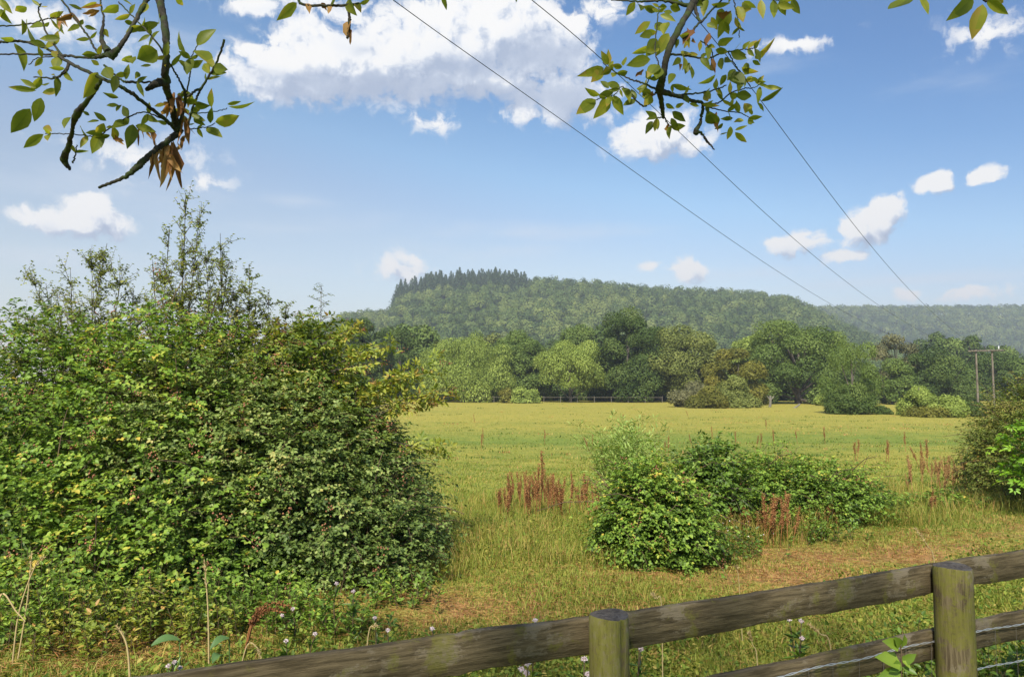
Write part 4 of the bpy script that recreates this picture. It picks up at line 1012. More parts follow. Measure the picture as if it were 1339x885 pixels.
def docks():
    rng = np.random.default_rng(7)
    M['dock_pale'] = leaf_mat('pale_dock_seed', [(0, (.20, .09, .04)), (.5, (.38, .22, .09)), (1, (.52, .36, .16))], .2, .8, .1)
    pr = [dock_mesh(s).build('dock_stalk', M['dock' if s < 5 else 'dock_pale']) for s in (1, 2, 3, 4, 5, 6, 7)]; used = set()
    def put(px, Y, h, label, group, pale=False):
        kd = int(rng.integers(4, 7) if pale else rng.integers(0, 4)); o = pr[kd]
        if kd in used: o = o.copy(); COL.objects.link(o)
        used.add(kd); x = (px - 669.5) / F * Y
        o.location = (x, Y, float(tz(x, Y)) - .02); w = rng.uniform(.55, .95) if Y < 20 else rng.uniform(.9, 1.4); o.scale = (w, w, h); o.rotation_euler = (rng.normal(0, .16), rng.normal(0, .16), rng.uniform(0, 6.28))
        tag(o, label, 'dock stalk', group)
    put(708, 11.2, 1.0, 'tallest rust brown dock spike with a heavy head left of the rounded bramble', 'tall dock spikes')
    put(700, 11.0, .85, 'second tallest rust brown dock spike beside the tallest one', 'tall dock spikes')
    for px in rng.uniform(662, 778, 52): put(px, rng.uniform(10.8, 12.8), rng.uniform(.35, .68), 'rust brown dried dock stalk in the patch left of the rounded bramble', 'docks left of the rounded bramble')
    for px in (650, 655, 662, 658): put(px, 11.4, rng.uniform(.3, .5), 'rusty dock stalk in the small tuft at the left end of the patch', 'docks in the small left tuft')
    for px in rng.uniform(1180, 1275, 44): put(px, rng.uniform(13.5, 17), rng.uniform(.4, .72), 'straw red dock stalk in the patch left of the rusty hawthorn', 'docks by the rusty hawthorn', True)
    for px, Y in ((985, 9.5), (992, 9.4), (998, 9.45), (1004, 9.5), (1012, 9.4), (990, 9.6), (1001, 9.3), (1020, 9.5), (996, 9.2), (1006, 9.25), (1014, 9.2), (1024, 9.3), (978, 9.5), (968, 9.5), (1030, 9.4)): put(px, Y, rng.uniform(.4, .75), 'bright rust dock stalk in front of the long bramble mound', 'docks before the long mound')
    for px, Y in ((945, 9.6), (952, 9.5), (958, 9.6), (1060, 10), (1068, 10), (1075, 10.1), (1090, 10.1), (1210, 11.2), (1206, 11.2), (1215, 11.3)): put(px, Y, rng.uniform(.3, .5), 'short rusty dock stalk at the foot of the long bramble mound', 'docks at the foot of the mound')
    for px, Y in ((770, 33), (773, 33.5), (872, 31), (868, 31.5), (903, 36), (960, 34), (986, 35), (992, 35.5), (1010, 35), (1115, 27), (1117, 27.4), (1154, 26), (1157, 26.4), (1203, 22), (1207, 22.3), (1198, 22.6), (930, 38), (1040, 38), (1076, 38), (1180, 33), (630, 34), (632, 36), (712, 38), (815, 60), (1000, 50), (900, 66), (622, 55)):
        put(px, Y, rng.uniform(.6, .95), 'lone rusty dock stalk dotted over the open field', 'docks dotted over the field')
docks()

def thistle(px, py, Y, label, heads=3, seed=0):
    """thistle with pale seed heads; (px, py) is the top head"""
    rng = np.random.default_rng(400 + seed); top = at(px, py, Y); b = np.array([top[0], top[1], tz(top[0], top[1])])
    root = thing('thistle', label, 'thistle', b, 'thistles gone to seed by the fence'); gs, gl = Geo(), Geo()
    m = (b + top) / 2 + rng.normal(0, .02, 3); pts = smooth_path([b, m, top], 10); tube(gs, pts, np.linspace(.005, .003, len(pts)), 5)
    n = 22; i = rng.integers(1, 9, n); A = sphere_dirs(rng, n, -.1); leaves(gl, pts[i], A, np.array([0, 0, 1.]) + rng.normal(0, .3, (n, 3)), rng.uniform(.05, .12, n), .022, np.clip(rng.normal(.3, .15, n), 0, 1))
    tips = [top] + [top + np.array([rng.normal(0, .035), rng.normal(0, .03), -rng.uniform(.01, .09)]) for _ in range(heads - 1)]
    for t in tips:
        tube(gs, [pts[6], (pts[6] + t) / 2 + [0, 0, .01], t], [.003, .0025, .002], 4)
        g = Geo(); d = sphere_dirs(rng, 80, -.2); leaves(g, t + d * .003, d, rng.normal(0, 1, (80, 3)), rng.uniform(.010, .017, 80), .005, .5)
        tube(g, [t - [0, 0, .012], t, t + [0, 0, .006]], [.004, .009, .004], 8); g.build('flower_head', M['fluff'], root)
    gs.build('stem', M['cane'], root); gl.build('leaves', M['sapling'], root)

TH = [(700, 811, 4.2, 'white fluffy thistle heads just above the left rail beside the left post', 3), (440, 763, 5.7, 'tall pale round thistle head standing highest left of the worn strip', 1),
      (462, 773, 5.6, 'pale thistle head just right of the tallest round one', 1), (383, 796, 5.5, 'thistle with lilac and white heads by the dark curled dock leaf', 2), (507, 824, 4.9, 'dark lilac thistle heads in front of the bare soil', 2),
      (490, 808, 5.2, 'small single thistle head right of centre in the weeds', 1), (565, 822, 4.8, 'tiny pair of thistle heads above the middle of the left rail', 2), (374, 838, 4.9, 'drooping grey thistle head just above the left rail', 1),
      (228, 866, 4.6, 'white thistle cluster low at the left end of the rail', 4), (690, 868, 3.6, 'white thistle heads below the rail left of the left post', 4), (764, 862, 3.6, 'white thistle heads touching the left edge of the left post', 3),
      (836, 846, 4.0, 'small thistle head right of the left post', 2), (1048, 812, 4.6, 'thistle with a lilac head between the rails mid way to the right post', 2), (1032, 810, 4.7, 'white thistle head beside the lilac one between the rails', 1), (412, 829, 5.0, 'faded brown thistle by the rail among the left weeds', 1)]
for i, (px, py, Y, lb, n) in enumerate(TH): thistle(px, py, Y, lb, n, i)

def stems():
    rng = np.random.default_rng(17)
    def stem(pts, Y, label, r=.006, panicle=True):
        P = [at(a, b, Y) for a, b in pts]; b = P[0].copy(); b[2] = float(tz(b[0], b[1])); P[0] = b if P[0][2] < b[2] + .4 else P[0]
        if P[0] is not b: P = [b] + P
        q = smooth_path(P, 24); root = thing('dead_grass_stem', label, 'grass stem', b, 'dead grass stems near the fence'); g = Geo(); tube(g, q, np.linspace(r, r * .5, len(q)), 5); g.build('stem', M['straw'], root)
        if panicle:
            g = Geo(); n = 46; t = rng.uniform(.72, 1, n); i = (t * (len(q) - 1)).astype(int)
            ax = unit(q[-1] - q[-4]); leaves(g, q[i] + rng.normal(0, .003, (n, 3)), ax + rng.normal(0, .45, (n, 3)), rng.normal(0, 1, (n, 3)), rng.uniform(.014, .03, n), .006, rng.uniform(0, 1, n)); g.build('seed_head', M['straw'], root)
    stem([(274, 868), (272, 800), (267, 731)], 4.9, 'tall straight straw coloured stem in front of the left bramble', .007)
    stem([(172, 880), (166, 845), (152, 817)], 4.6, 'bent bleached stem nodding left above the end of the rail', .008)
    stem([(15, 885), (25, 800), (45, 742), (58, 728)], 5.0, 'long arching straw stem at the far left')
    stem([(22, 885), (35, 790), (42, 720)], 5.1, 'long upright straw stem beside the arching one at the far left')
    stem([(0, 780), (22, 800), (33, 812)], 4.7, 'thick broken straw stem leaning across the left edge', .007, False)
    stem([(306, 868), (322, 846), (336, 846), (340, 858)], 4.6, 'looped straw stem curling over the rail', .005)
    stem([(1222, 738), (1212, 712), (1196, 690)], 5.2, 'single pale grass stem leaning left above the right post', .004)
    stem([(970, 782), (966, 757), (962, 740)], 5.6, 'short pale stem standing behind the rail between the posts', .004)
    stem([(865, 792), (858, 783), (853, 776)], 4.6, 'tiny straw tip above the rail right of the left post', .004)
    stem([(475, 846), (482, 828), (492, 818)], 4.6, 'curved pale stem arching right above the left rail', .005)
    stem([(1086, 846), (1072, 828), (1058, 816)], 4.3, 'pale straight stalk slanting between the rails', .005)
    stem([(990, 862), (984, 842), (980, 826)], 4.3, 'thin straw stalk between the rails near the frame bottom', .004)
    # broad leaves by the rail
    for px, py, qx, qy, Y, w, lb in ((235, 838, 198, 846, 4.8, .028, 'broad grey green dock leaf lying above the left rail'), (300, 836, 275, 850, 4.9, .028, 'bright green dock leaf behind the tall straight stem'), (290, 858, 278, 868, 4.8, .03, 'rounded blue green dock leaf beside the rail')):
        a, b2 = at(px, py, Y), at(qx, qy, Y - .1); g = Geo(); n = 9; t = np.linspace(0, 1, n)[:, None]; c = a + (b2 - a) * t; c[:, 2] += .03 * np.sin(t[:, 0] * 3.1)
        s = unit(np.cross(b2 - a, [0, -.6, .8])); wd = w * np.sin(np.clip(t * .92 + .05, 0, 1) * math.pi) ** .7; root_ = at(px, py, Y); gz = float(tz(a[0], a[1]))
        V = np.stack([c - s * wd + [0, 0, .012], c, c + s * wd + [0, 0, .012]], 1).reshape(-1, 3); i = np.arange(n - 1)[:, None] * 3
        f = np.concatenate([i + [[0, 1, 4, 3]], i + [[1, 2, 5, 4]]]); g.add(V, f, .5); tube(g, [np.array([a[0], a[1] + .02, gz]), a], [.005, .004], 5)
        tag(g.build('dock_leaf', M['dockleaf'], origin=(a[0], a[1], gz)), lb, 'leaf')
    # curled dark dead dock
    g = Geo(); b = at(318, 846, 5.3); b[2] = tz(b[0], b[1])
    for e in ((378, 792), (372, 800), (345, 800), (330, 815)):
        q = smooth_path([b, at(330, 815, 5.3) + rng.normal(0, .02, 3), at((330 + e[0]) / 2, e[1] - 3, 5.3), at(*e, 5.3)], 20); tube(g, q, np.linspace(.006, .003, len(q)), 5)
        n = 90; i = rng.integers(6, len(q), n); leaves(g, q[i] + rng.normal(0, .008, (n, 3)), sphere_dirs(rng, n), rng.normal(0, 1, (n, 3)), .02, .014, np.clip(rng.normal(.15, .12, n), 0, 1))
    tag(g.build('dead_dock', M['dock'], origin=b), 'dark brown dead dock curling over to the right of the left weeds', 'dock')
    # bindweed sprig in front of the lower rail
    b = at(1180, 960, 3.0); b[2] = max(b[2], 0.02); root = thing('leafy_seedling', 'fresh green leafy shoot in front of the lower rail beside the right post', 'plant', b); gs, gl = Geo(), Geo()
    tube(gs, smooth_path([b, at(1178, 900, 3.0), at(1179, 858, 3.0), at(1176, 838, 3.0)], 16), .003, 5)
    for bx, by, tx, ty in ((1176, 845, 1158, 838), (1177, 845, 1172, 834), (1178, 847, 1184, 832), (1178, 868, 1150, 858), (1178, 866, 1166, 876), (1180, 866, 1196, 856), (1180, 872, 1198, 880), (1178, 880, 1152, 884), (1180, 862, 1190, 872)):
        a, c = at(bx, by, 3.0), at(tx, ty, 2.97); leaves(gl, a[None], (c - a)[None], np.array([[.1, -.8, .5]]) + rng.normal(0, .2, (1, 3)), np.linalg.norm(c - a) * 1.1, np.linalg.norm(c - a) * .62, rng.uniform(.5, 1))
    gl.build('leaves', M['sapling'], root); gs.build('stem', M['cane'], root)
stems()

def weeds():
    """tall nettles and yellowing weeds at the foot of the left bramble, and leafy clumps behind the rails"""
    spots = [(40, 800, 5.6, .75, 'nettle like weed clump at the left edge before the bramble'), (95, 790, 5.7, .9, 'tall weed clump with a pale seed spike left of the yellow leaves'), (150, 810, 5.6, .5, 'yellowing weed clump below the yellow bramble leaves'),
             (215, 800, 5.8, .45, 'low yellow green weed clump behind the broad dock leaf'), (260, 815, 5.6, .4, 'weed clump beside the tall straight straw stem'), (345, 790, 5.9, .4, 'weed clump behind the dark curled dock'), (450, 800, 5.8, .3, 'small weed clump under the tall round thistle heads'),
             (1080, 850, 4.3, .35, 'leafy weed clump between the rails right of the middle'), (1180, 800, 4.9, .3, 'leafy weed clump left of the right post'), (1310, 800, 4.6, .4, 'leafy weed clump between the rails right of the right post'), (850, 868, 4.0, .3, 'dark leafy weed clump right of the left post'),
             (1300, 870, 3.8, .4, 'leafy weed clump under the lower rail at the right corner'), (1075, 700, 9.6, .3, 'grass green weed clump in front of the long bramble mound'), (960, 715, 8.6, .3, 'white flowered weed right of the rounded bramble'), (920, 725, 8.2, .3, 'pale leaved weed at the right foot of the rounded bramble'), (10, 800, 5.4, .5, 'low leafy weeds right at the left frame edge'), (120, 800, 5.3, .4, 'leafy weeds in front of the pale seed spike'), (180, 800, 6.0, .55, 'taller yellow weeds touching the yellow bramble leaves'), (300, 800, 6.0, .45, 'dense weeds against the bramble behind the tall straw stem'), (400, 800, 6.1, .4, 'weeds at the bramble foot below the thistle heads'), (520, 800, 6.6, .3, 'weeds at the right foot of the grey green bramble')]
    for i, (px, py, Y, h, lb) in enumerate(spots):
        rng = np.random.default_rng(500 + i); q = at(px, 505, Y); b = np.array([q[0], q[1], float(tz(q[0], q[1]))]); root = thing('weed_clump', lb, 'weed', b, 'weed clumps in the rough grass')
        gl, gs = Geo(), Geo(); n = 24; P = b + rng.normal(0, .14, (n, 3)) * [1.4, 1, 0]; D = rng.normal(0, .22, (n, 3)) + [0, 0, 1]
        sprays(rng, gl, gs, P, D, h * rng.uniform(.5, 1.1, n), 11, .052, .024, .05, 2, (.62 if i in (1, 2, 3, 4, 16, 17) else .45), .15, .12, cane_share=1, spread=.9, cane_r=.003)
        gl.build('leaves', M['elder' if i in (2, 3, 4, 16, 17) else 'sapling' if 6 < i < 15 else 'bramble'], root); gs.build('stems', M['cane'], root)
        if i == 13:
            g = Geo(); d = b + rng.normal(0, .11, (26, 3)) * [1.2, 1, 0] + np.array([0, 0, .24]) + rng.normal(0, .04, (26, 3)); leaves(g, d, sphere_dirs(rng, 26, 0), np.array([0, 0, 1.]) + rng.normal(0, .2, (26, 3)), .02, .014, .5); tag(g.build('flowers', M['fluff'], root), kind='stuff')
weeds()

# ------------------------------------------------------------------ the tree the camera stands under
def overhead():
    rng = np.random.default_rng(61); base = np.array([-.6, -3.4, 0.])
    root = thing('overhanging_tree', 'mossy ash tree whose drooping leafy boughs hang into the top of the view', 'tree', base)
    z1 = lambda a, b: (a / 3.162, b / 3.162); z3 = lambda a, b: (720 + a / 3.524, b / 3.524); zi = lambda a, b: (a, b)
    fork = np.array([-.5, -2.6, 4.3])
    g = Geo(); tp = smooth_path([base - [0, 0, .2], base + [.05, .2, 2], fork, fork + [.1, .6, 1.8]], 16); tube(g, tp, np.linspace(.24, .1, len(tp)), 12); g.build('trunk', M['mossbark'], root)
    g = Geo(); n = 5200; e = np.array([-.3, -1.6, 5.6]); d = sphere_dirs(rng, n); P = e + d * np.array([3.4, 3.2, 1.1]) * (rng.uniform(.1, 1, n) ** .4)[:, None]
    ok = P[:, 2] > 2.6 + .66 * np.maximum(P[:, 1], -1) + .25 * np.abs(P[:, 0]) * 0 + .4; P = P[ok]; n = len(P)
    leaves(g, P, sphere_dirs(rng, n) - [0, 0, .4], np.array([0, 0, 1.]) + rng.normal(0, .5, (n, 3)), rng.uniform(.07, .11, n), .042, np.clip(rng.normal(.45, .15, n), 0, 1)); g.build('crown', M['overhead'], root)

    def bough(conv, scale, Y, limbs, lv, dead, feed):
        gb, gl, gd = Geo(), Geo(), Geo()
        dep = {}
        def dp(a, b):     # the bough has depth of its own: a slow wander about its mean distance
            return Y + .16 * math.sin(a * .0065 + 1.3) + .12 * math.sin(b * .009 + a * .004)
        for k_, L in enumerate(limbs):
            P = [at(*conv(a, b), dp(a, b)) for a, b, r in L]; R = [max(r * .80, 2.0) / scale / F * Y * .9 for a, b, r in L]
            if k_ == 0: P = [fork, feed] + P; R = [.07, .04] + R
            q = smooth_path(P, 12 * (len(P) - 1)); t = np.linspace(0, len(R) - 1, len(q)); rr = np.interp(t, np.arange(len(R)), R)
            rr = rr * (1 + .22 * np.abs(lump(q, 16)) * (rr > .004)) ; q = q + rng.normal(0, .0012, q.shape)
            tube(gb, q, rr, 7)
        if len(dead) > 12:
            dead = [(a + rng.normal(0, 9), b + rng.normal(0, 9), c + rng.normal(0, 20), d - abs(rng.normal(0, 30)), (w[0] if w else .4) * rng.uniform(.28, .62)) for a, b, c, d, *w in dead for _ in range(3)]
        if len(limbs) > 10:     # smaller leaflets in pairs along the thin twigs
            for L in limbs:
                if max(q[2] for q in L) > 11: continue
                for _ in range(max(1, int(sum(math.dist(L[i][:2], L[i + 1][:2]) for i in range(len(L) - 1)) / 75))):
                    i = rng.integers(0, len(L) - 1); t = rng.uniform(.1, 1); a, b = L[i][0] + (L[i + 1][0] - L[i][0]) * t, L[i][1] + (L[i + 1][1] - L[i][1]) * t
                    th = math.atan2(L[i + 1][1] - L[i][1], L[i + 1][0] - L[i][0])
                    for sg in (-1, 1):
                        an = th + sg * rng.uniform(.6, 1.3); ln = rng.uniform(30, 72); lv.append((a, b, a + ln * math.cos(an), b + ln * math.sin(an) + 8, rng.uniform(.3, .52)))
        for arr, geo, dull in ((lv, gl, 0), (dead, gd, 1)):
            for it in arr:
                a, b, c, d = it[:4]; wide = it[4] if len(it) > 4 else .46
                y0 = dp(a, b); p0 = at(*conv(a, b), y0); p1 = at(*conv(c, d), y0 + rng.normal(-.01, .025)); ax = p1 - p0; ln = np.linalg.norm(ax)
                toward = EYE - p0; nn = unit(toward) + rng.normal(0, .42, 3)
                fine_leaf(geo, p0, ax, nn, ln, ln * wide * rng.uniform(.85, 1.15), rng.uniform(.1, .9), rng, dull)
        o = gb.build('bough', M['mossbark'], root); gl.build('leaves', M['overhead'], o)
        if dead: gd.build('withered_leaves', M['deadleaf'], o)
    def fine_leaf(geo, p, ax, nn, L, Wd, v, rng, dull):
        A, S, N2 = frames(ax[None], nn[None]); A, S, N2 = A[0], S[0], N2[0]; t = np.array([0, .12, .3, .5, .7, .88, 1.]); w = np.array([0.02, .55, .95, 1., .72, .32, 0.]) * Wd * .5
        cu = rng.normal(.12, .13) + (rng.normal(0, .12) if dull else 0); fold = rng.uniform(.1, .55) + (.5 if dull else 0)
        bend = rng.normal(0, .07) * L
        c = p + A * L * t[:, None] - N2 * (cu * L * t ** 2)[:, None] + S * (bend * t ** 2)[:, None]
        j = 1 + (rng.normal(0, .06, (7, 2)) if not dull else rng.normal(0, .3, (7, 2)))
        l = c + S * (w * j[:, 0])[:, None] + N2 * (w * fold)[:, None]; r = c - S * (w * j[:, 1])[:, None] + N2 * (w * fold)[:, None]
        V = np.concatenate([c, l, r]); i = np.arange(6)
        f = np.concatenate([np.stack([i, i + 1, i + 8, i + 7], 1), np.stack([i + 1, i, i + 14, i + 15], 1)]); vv = np.concatenate([np.full(6, v + .09), np.full(6, v - .09)]) + rng.normal(0, .04, 12)  # halves tinted lighter and darker to paint the shading of a fold
        if rng.uniform() < .3: vv[[4, 5, 10, 11]] += rng.uniform(.15, .5)
        geo.add(V, f, np.clip(vv, 0, 1))

    limbs = [[(640, -120, 24), (650, -40, 22), (672, 60, 20), (688, 180, 17), (684, 330, 22), (705, 420, 17), (725, 500, 20), (738, 550, 28)], [(738, 550, 20), (690, 585, 15), (620, 640, 15), (575, 685, 20), (510, 735, 10), (410, 775, 8)], [(690, 335, 26), (640, 350, 20), (605, 372, 10)],
             [(-60, 178, 6), (0, 175, 7), (90, 172, 8), (200, 205, 8), (290, 262, 9), (420, 325, 9), (520, 370, 10), (600, 430, 10), (690, 500, 11), (730, 540, 12)], [(-60, 226, 5), (0, 225, 5), (120, 225, 6), (260, 230, 7), (380, 240, 7), (450, 225, 14)], [(450, 240, 28), (490, 200, 13), (530, 140, 10), (580, 50, 12), (620, -30, 14), (640, -110, 14)],
             [(450, 220, 22), (420, 165, 11), (428, 80, 6), (415, 0, 5), (410, -60, 4)], [(420, 330, 9), (380, 395, 9), (320, 470, 20), (300, 530, 9), (285, 600, 14), (265, 660, 22), (290, 700, 8)], [(300, 675, 5), (312, 640, 4), (318, 600, 3)], [(410, 235, 6), (370, 160, 6), (320, 90, 6), (255, 0, 6), (220, -60, 6)],
             [(260, 235, 7), (200, 150, 6), (160, 50, 5), (170, 15, 4)], [(-50, 112, 4), (0, 110, 5), (120, 100, 5), (190, 80, 4), (245, 75, 3)], [(770, 540, 9), (800, 440, 6), (830, 370, 7), (890, 270, 6), (930, 165, 7)], [(830, 365, 8), (770, 400, 6)], [(735, 545, 8), (765, 400, 9), (740, 330, 5), (705, 270, 5), (640, 165, 5), (560, 80, 4), (490, 10, 4)],
             [(770, 395, 5), (785, 310, 4), (790, 240, 3), (815, 190, 3)], [(780, 470, 4), (870, 465, 3), (940, 450, 3)], [(775, 535, 4), (850, 527, 3), (890, 510, 3)], [(690, 500, 5), (600, 465, 4), (530, 485, 4), (440, 540, 4), (400, 565, 4), (300, 555, 3), (190, 553, 3)], [(285, 262, 6), (240, 320, 6), (140, 320, 4)], [(430, 270, 6), (500, 330, 5), (540, 340, 7), (625, 340, 5)], [(270, 235, 5), (160, 240, 3), (120, 270, 3)], [(285, 265, 7), (270, 300, 6), (220, 325, 5)]]
    lv = [(768, 217, 708, 130, .5), (815, 190, 890, 118, .5), (812, 210, 880, 272, .5), (792, 240, 770, 315, .5), (875, 445, 872, 365), (870, 510, 868, 440, .35), (945, 440, 1035, 460, .2), (940, 432, 998, 420, .3), (890, 505, 995, 490, .6), (855, 527, 912, 577), (660, 130, 590, 195, .36), (655, 95, 560, 130, .36), (490, 20, 430, 65, .6), (405, 300, 340, 405, .5), (150, 375, 30, 360, .25), (150, 365, 80, 320, .35), (175, 385, 255, 375, .4), (205, 345, 175, 355, .6),
          (170, 405, 145, 500, .5), (125, 450, 48, 560, .42), (180, 555, 90, 610, .4), (215, 545, 160, 500, .35), (250, 160, 165, 165, .4), (155, 180, 60, 90, .4), (60, 180, 110, 280, .45), (110, 30, 60, 50), (20, 30, 0, 80), (60, 165, 5, 160, .4), (340, 40, 285, 20, .35), (400, 10, 340, 40, .35), (650, 210, 570, 250, .75), (625, 270, 580, 275, .35), (410, 270, 375, 250, .6), (465, 330, 430, 270, .6), (490, 405, 425, 383, .3), (490, 435, 440, 435, .3),
          (440, 500, 385, 462, .4), (430, 510, 395, 555, .5), (410, 500, 360, 500, .3), (535, 500, 465, 545, .55), (295, 485, 262, 520, .5), (370, 478, 340, 460, .5), (455, 560, 400, 570, .35), (550, 515, 535, 605, .45), (560, 520, 640, 545, .4), (600, 480, 650, 505, .4), (680, 430, 640, 440, .5), (690, 515, 650, 500, .5), (545, 230, 505, 260, .6), (520, 330, 530, 265, .45), (420, 120, 450, 155, .6), (800, 490, 840, 515, .4), (725, -10, 758, 22, .5), (655, 60, 665, 100, .4), (495, -20, 545, 12, .4), (0, 0, 45, 50, .4), (0, 40, 30, 90, .5), (190, 190, 120, 175, .5), (90, 80, 105, 140, .4), (540, 240, 560, 265, .5), (480, 460, 500, 430, .4), (575, 300, 560, 320, .5), (610, 15, 575, 60, .4), (515, 90, 560, 100, .5), (350, 110, 395, 120, .4)]
    dead = [(420, 40, 375, 85, .45), (245, 65, 265, 130, .4), (290, 65, 305, 95, .6), (470, 550, 480, 597, .4), (715, 580, 725, 805, .30), (690, 600, 680, 700, .4), (640, 600, 625, 740, .35), (665, 610, 655, 700, .4), (735, 590, 750, 670, .4), (620, 540, 640, 600, .5), (762, 470, 775, 630, .25), (705, 430, 670, 490, .5), (740, 395, 750, 470, .5), (570, 520, 575, 615, .25), (700, 590, 715, 740, .5), (745, 430, 740, 500, .5), (640, 620, 610, 690, .4), (690, 640, 700, 770, .4), (720, 400, 715, 480, .5), (755, 560, 740, 640, .4)]
    bough(z1, 3.162, 2.75, limbs, lv, dead, np.array([-1.1, 1.6, 4.3]))
    limbs = [[(720, -130, 24), (690, -40, 22), (655, 20, 22), (600, 120, 18), (545, 230, 20), (520, 340, 19), (500, 425, 26)], [(500, 420, 20), (570, 440, 12), (650, 465, 11), (700, 480, 10), (690, 560, 11), (668, 612, 18), (690, 610, 8), (720, 650, 8), (755, 690, 4)], [(500, 420, 16), (515, 500, 14), (520, 545, 9)], [(650, 30, 12), (520, 5, 8), (400, 8, 6), (280, 0, 5)], [(660, 20, 12), (690, 100, 8), (730, 60, 6), (780, 10, 6), (820, -50, 6)],
             [(545, 250, 7), (640, 260, 6), (720, 270, 6), (790, 245, 5), (880, 230, 4), (940, 225, 3)], [(540, 440, 7), (640, 435, 6), (740, 420, 5), (810, 395, 4)], [(700, 480, 6), (770, 475, 5), (830, 430, 5), (890, 410, 4), (950, 400, 3), (960, 370, 3)], [(700, 485, 5), (790, 510, 4), (870, 520, 4), (920, 545, 3)], [(500, 420, 7), (430, 385, 6), (380, 370, 5), (300, 335, 4), (240, 290, 3)], [(470, 460, 5), (430, 490, 6), (380, 450, 4), (330, 400, 3), (290, 440, 3), (205, 460, 3)],
             [(520, 540, 5), (480, 545, 4)], [(515, 520, 5), (540, 570, 4), (580, 600, 3)], [(690, 100, 7), (640, 160, 6), (610, 180, 4)], [(500, 300, 4), (480, 230, 4), (490, 120, 4), (500, 30, 4)], [(820, 240, 4), (850, 300, 4), (890, 350, 4), (920, 400, 3)], [(830, -40, 5), (850, 30, 4), (865, 100, 3), (870, 175, 3)], [(980, -60, 5), (1000, -10, 4), (1060, 10, 3)], [(690, 190, 4), (740, 225, 4), (750, 290, 3)], [(500, 425, 7), (455, 440, 5), (440, 400, 4), (470, 340, 3)]]
    lv = [(265, 300, 232, 238, .4), (262, 300, 275, 228, .35), (245, 315, 152, 350, .4), (240, 320, 198, 378, .4), (330, 310, 280, 300, .5), (335, 305, 345, 255, .4), (295, 335, 285, 358, .6), (268, 408, 230, 365, .5), (320, 405, 262, 375, .4), (290, 425, 228, 440, .5), (225, 440, 160, 425, .35), (208, 460, 118, 522, .42), (275, 455, 208, 543, .45), (290, 440, 330, 532, .4), (330, 405, 380, 450, .5), (355, 330, 305, 345, .6), (360, 380, 345, 370, .6), (460, 275, 350, 290, .42), (470, 210, 375, 255, .4), (460, 100, 385, 155, .36), (480, 110, 528, 145, .5), (440, 150, 492, 150, .6), (470, 155, 410, 165, .6),
          (490, 180, 440, 270, .55), (545, 155, 488, 245, .4), (535, 105, 515, 150, .5), (505, 70, 575, 90, .4), (490, 50, 425, 35, .5), (390, 10, 345, 70, .45), (405, 20, 420, 48, .5), (550, 30, 600, 45, .5), (600, 10, 530, 10, .4), (590, 180, 575, 225, .5), (570, 340, 535, 380, .4), (500, 300, 445, 345, .5), (500, 310, 490, 378, .6), (560, 390, 640, 418, .36), (560, 390, 560, 432, .4), (445, 400, 400, 405, .4), (440, 430, 430, 455, .5), (640, 290, 612, 340, .6), (640, 295, 655, 367, .5), (680, 255, 615, 255, .35), (600, 270, 565, 295, .5), (620, 190, 618, 235, .4), (690, 190, 685, 240, .4),
          (770, 205, 830, 185, .4), (760, 230, 820, 240, .5), (830, 240, 905, 270, .5), (885, 230, 910, 185, .45), (940, 230, 970, 175, .4), (940, 262, 1052, 192, .35), (940, 270, 998, 240, .5), (930, 280, 965, 300, .5), (900, 290, 905, 340, .6), (760, 345, 688, 398, .42), (760, 310, 685, 290, .35), (810, 345, 775, 390, .5), (840, 330, 880, 402, .6), (850, 320, 820, 375, .6), (880, 310, 952, 345, .5), (800, 290, 840, 270, .6), (950, 390, 980, 350, .5), (965, 400, 955, 472, .35), (970, 467, 1068, 420, .3), (980, 400, 1068, 415, .3), (955, 475, 992, 508, .4), (800, 470, 765, 425, .4), (735, 420, 700, 465, .45), (820, 490, 850, 450, .5), (870, 520, 845, 465, .5), (850, 440, 925, 440, .5),
          (920, 480, 885, 515, .6), (925, 500, 920, 535, .5), (840, 545, 785, 550, .4), (890, 555, 845, 560, .5), (765, 570, 722, 512, .65), (795, 570, 755, 595, .5), (850, 600, 905, 580, .3), (830, 583, 818, 645, .5), (815, 610, 785, 635, .5), (850, 610, 905, 660, .4), (910, 560, 940, 570, .5), (555, 545, 588, 605, .4), (470, 560, 433, 615, .45), (495, 555, 490, 600, .4), (490, 540, 448, 540, .4), (560, 515, 625, 560, .4), (575, 495, 615, 480, .5), (530, 480, 570, 500, .5), (640, 480, 685, 490, .4), (695, 480, 780, 492, .3), (720, 0, 700, 62, .5), (790, 40, 768, 112, .5), (830, 50, 768, 165, .4), (850, 80, 870, 150, .5), (860, 30, 892, 112, .5), (880, 30, 915, 40, .5), (890, 5, 950, 35, .5), (970, 0, 965, 82, .4), (1030, 0, 1024, 82, .42), (1050, 20, 1122, 45, .4), (1110, 0, 1147, 65, .5), (1060, -10, 1130, 10, .4), (740, 20, 830, 20, .4), (740, 80, 770, 140, .5), (720, 110, 762, 130, .5), (800, 100, 820, 162, .5), (640, -10, 700, 30, .5), (560, 60, 520, 50, .5), (900, 380, 925, 350, .5), (780, 270, 800, 320, .5), (860, 260, 900, 250, .5)]
    dead = [(390, 355, 430, 320, .4), (715, 215, 742, 150, .6), (740, 270, 760, 330, .35), (765, 60, 835, 58, .5), (765, 515, 770, 610, .2), (640, 140, 625, 175, .5), (655, 175, 665, 205, .5), (590, 290, 600, 330, .4), (700, 260, 705, 285, .5), (470, 420, 462, 455, .4), (540, 570, 530, 620, .3)]
    bough(z3, 3.524, 2.95, limbs, lv, dead, np.array([.6, 1.8, 4.5]))
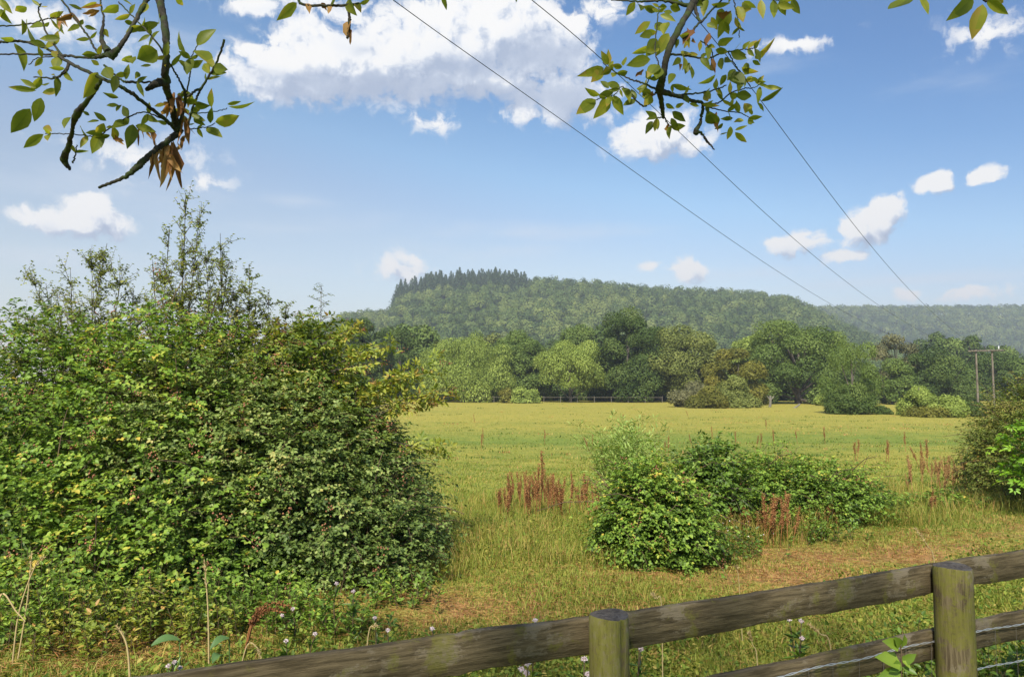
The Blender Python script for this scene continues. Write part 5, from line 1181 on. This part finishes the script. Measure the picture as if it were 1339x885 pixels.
    bough(zi, 1., 2.8, [[(400, -55, 3), (395, -20, 2.4), (392, 4, 2), (430, 8, 1.8), (470, 6, 1.6)], [(455, 8, 1.6), (457, 28, 1.2), (455, 50, 1)]], [(388, 4, 363, 26, .42), (455, 0, 462, 18, .5), (465, 4, 472, 12, .5), (470, 5, 486, 0, .4), (432, 6, 440, -4, .5)], [(402, 5, 405, 16, .5), (420, 4, 428, 14, .5), (432, 8, 431, 20, .4), (457, 28, 450, 46, .4), (456, 38, 462, 52, .4)], np.array([-.8, 1.7, 4.4]))
    bough(zi, 1., 2.9, [[(590, -60, 2.5), (585, -20, 2), (578, -4, 1.5)]], [(578, -6, 584, 13, .4), (676, -8, 674, 5, .4)], [], np.array([-.2, 1.8, 4.4]))
    bough(zi, 1., 2.7, [[(1235, -60, 3), (1225, -25, 2.5), (1200, -5, 2)], [(1225, -25, 2.2), (1275, -8, 2), (1290, 2, 1.6)]], [(1190, -4, 1162, 23, .4), (1203, -4, 1217, 18, .4), (1272, -4, 1243, 27, .4), (1285, 6, 1272, 51, .45), (1290, 0, 1318, 20, .4), (1294, -6, 1316, 4, .4)], [], np.array([1.4, 1.6, 4.4]))
overhead()

# ------------------------------------------------------------------ haze: the moist summer air over the valley
def haze():
    lo, hi = np.array([-2450., -90, -3.]), np.array([2450., 2760, 235.])
    V = np.array([[(lo, hi)[i][0], (lo, hi)[j][1], (lo, hi)[l][2]] for l in (0, 1) for j in (0, 1) for i in (0, 1)])
    m, k = new_mat('pale_air'); p = k.n('ShaderNodeVolumePrincipled'); p.inputs['Color'].default_value = (.86, .91, 1., 1); p.inputs['Density'].default_value = .0004; p.inputs['Anisotropy'].default_value = .2
    k.put(k.n('ShaderNodeOutputMaterial').inputs['Volume'], p.outputs[0])
    m.cycles.volume_sampling = 'DISTANCE'
    o = Geo().add(V, [(0, 2, 3, 1), (4, 5, 7, 6), (0, 1, 5, 4), (1, 3, 7, 5), (3, 2, 6, 7), (2, 0, 4, 6)]).build('haze', m); tag(o, 'thin pale summer haze over the valley', 'haze', kind='stuff')
haze()
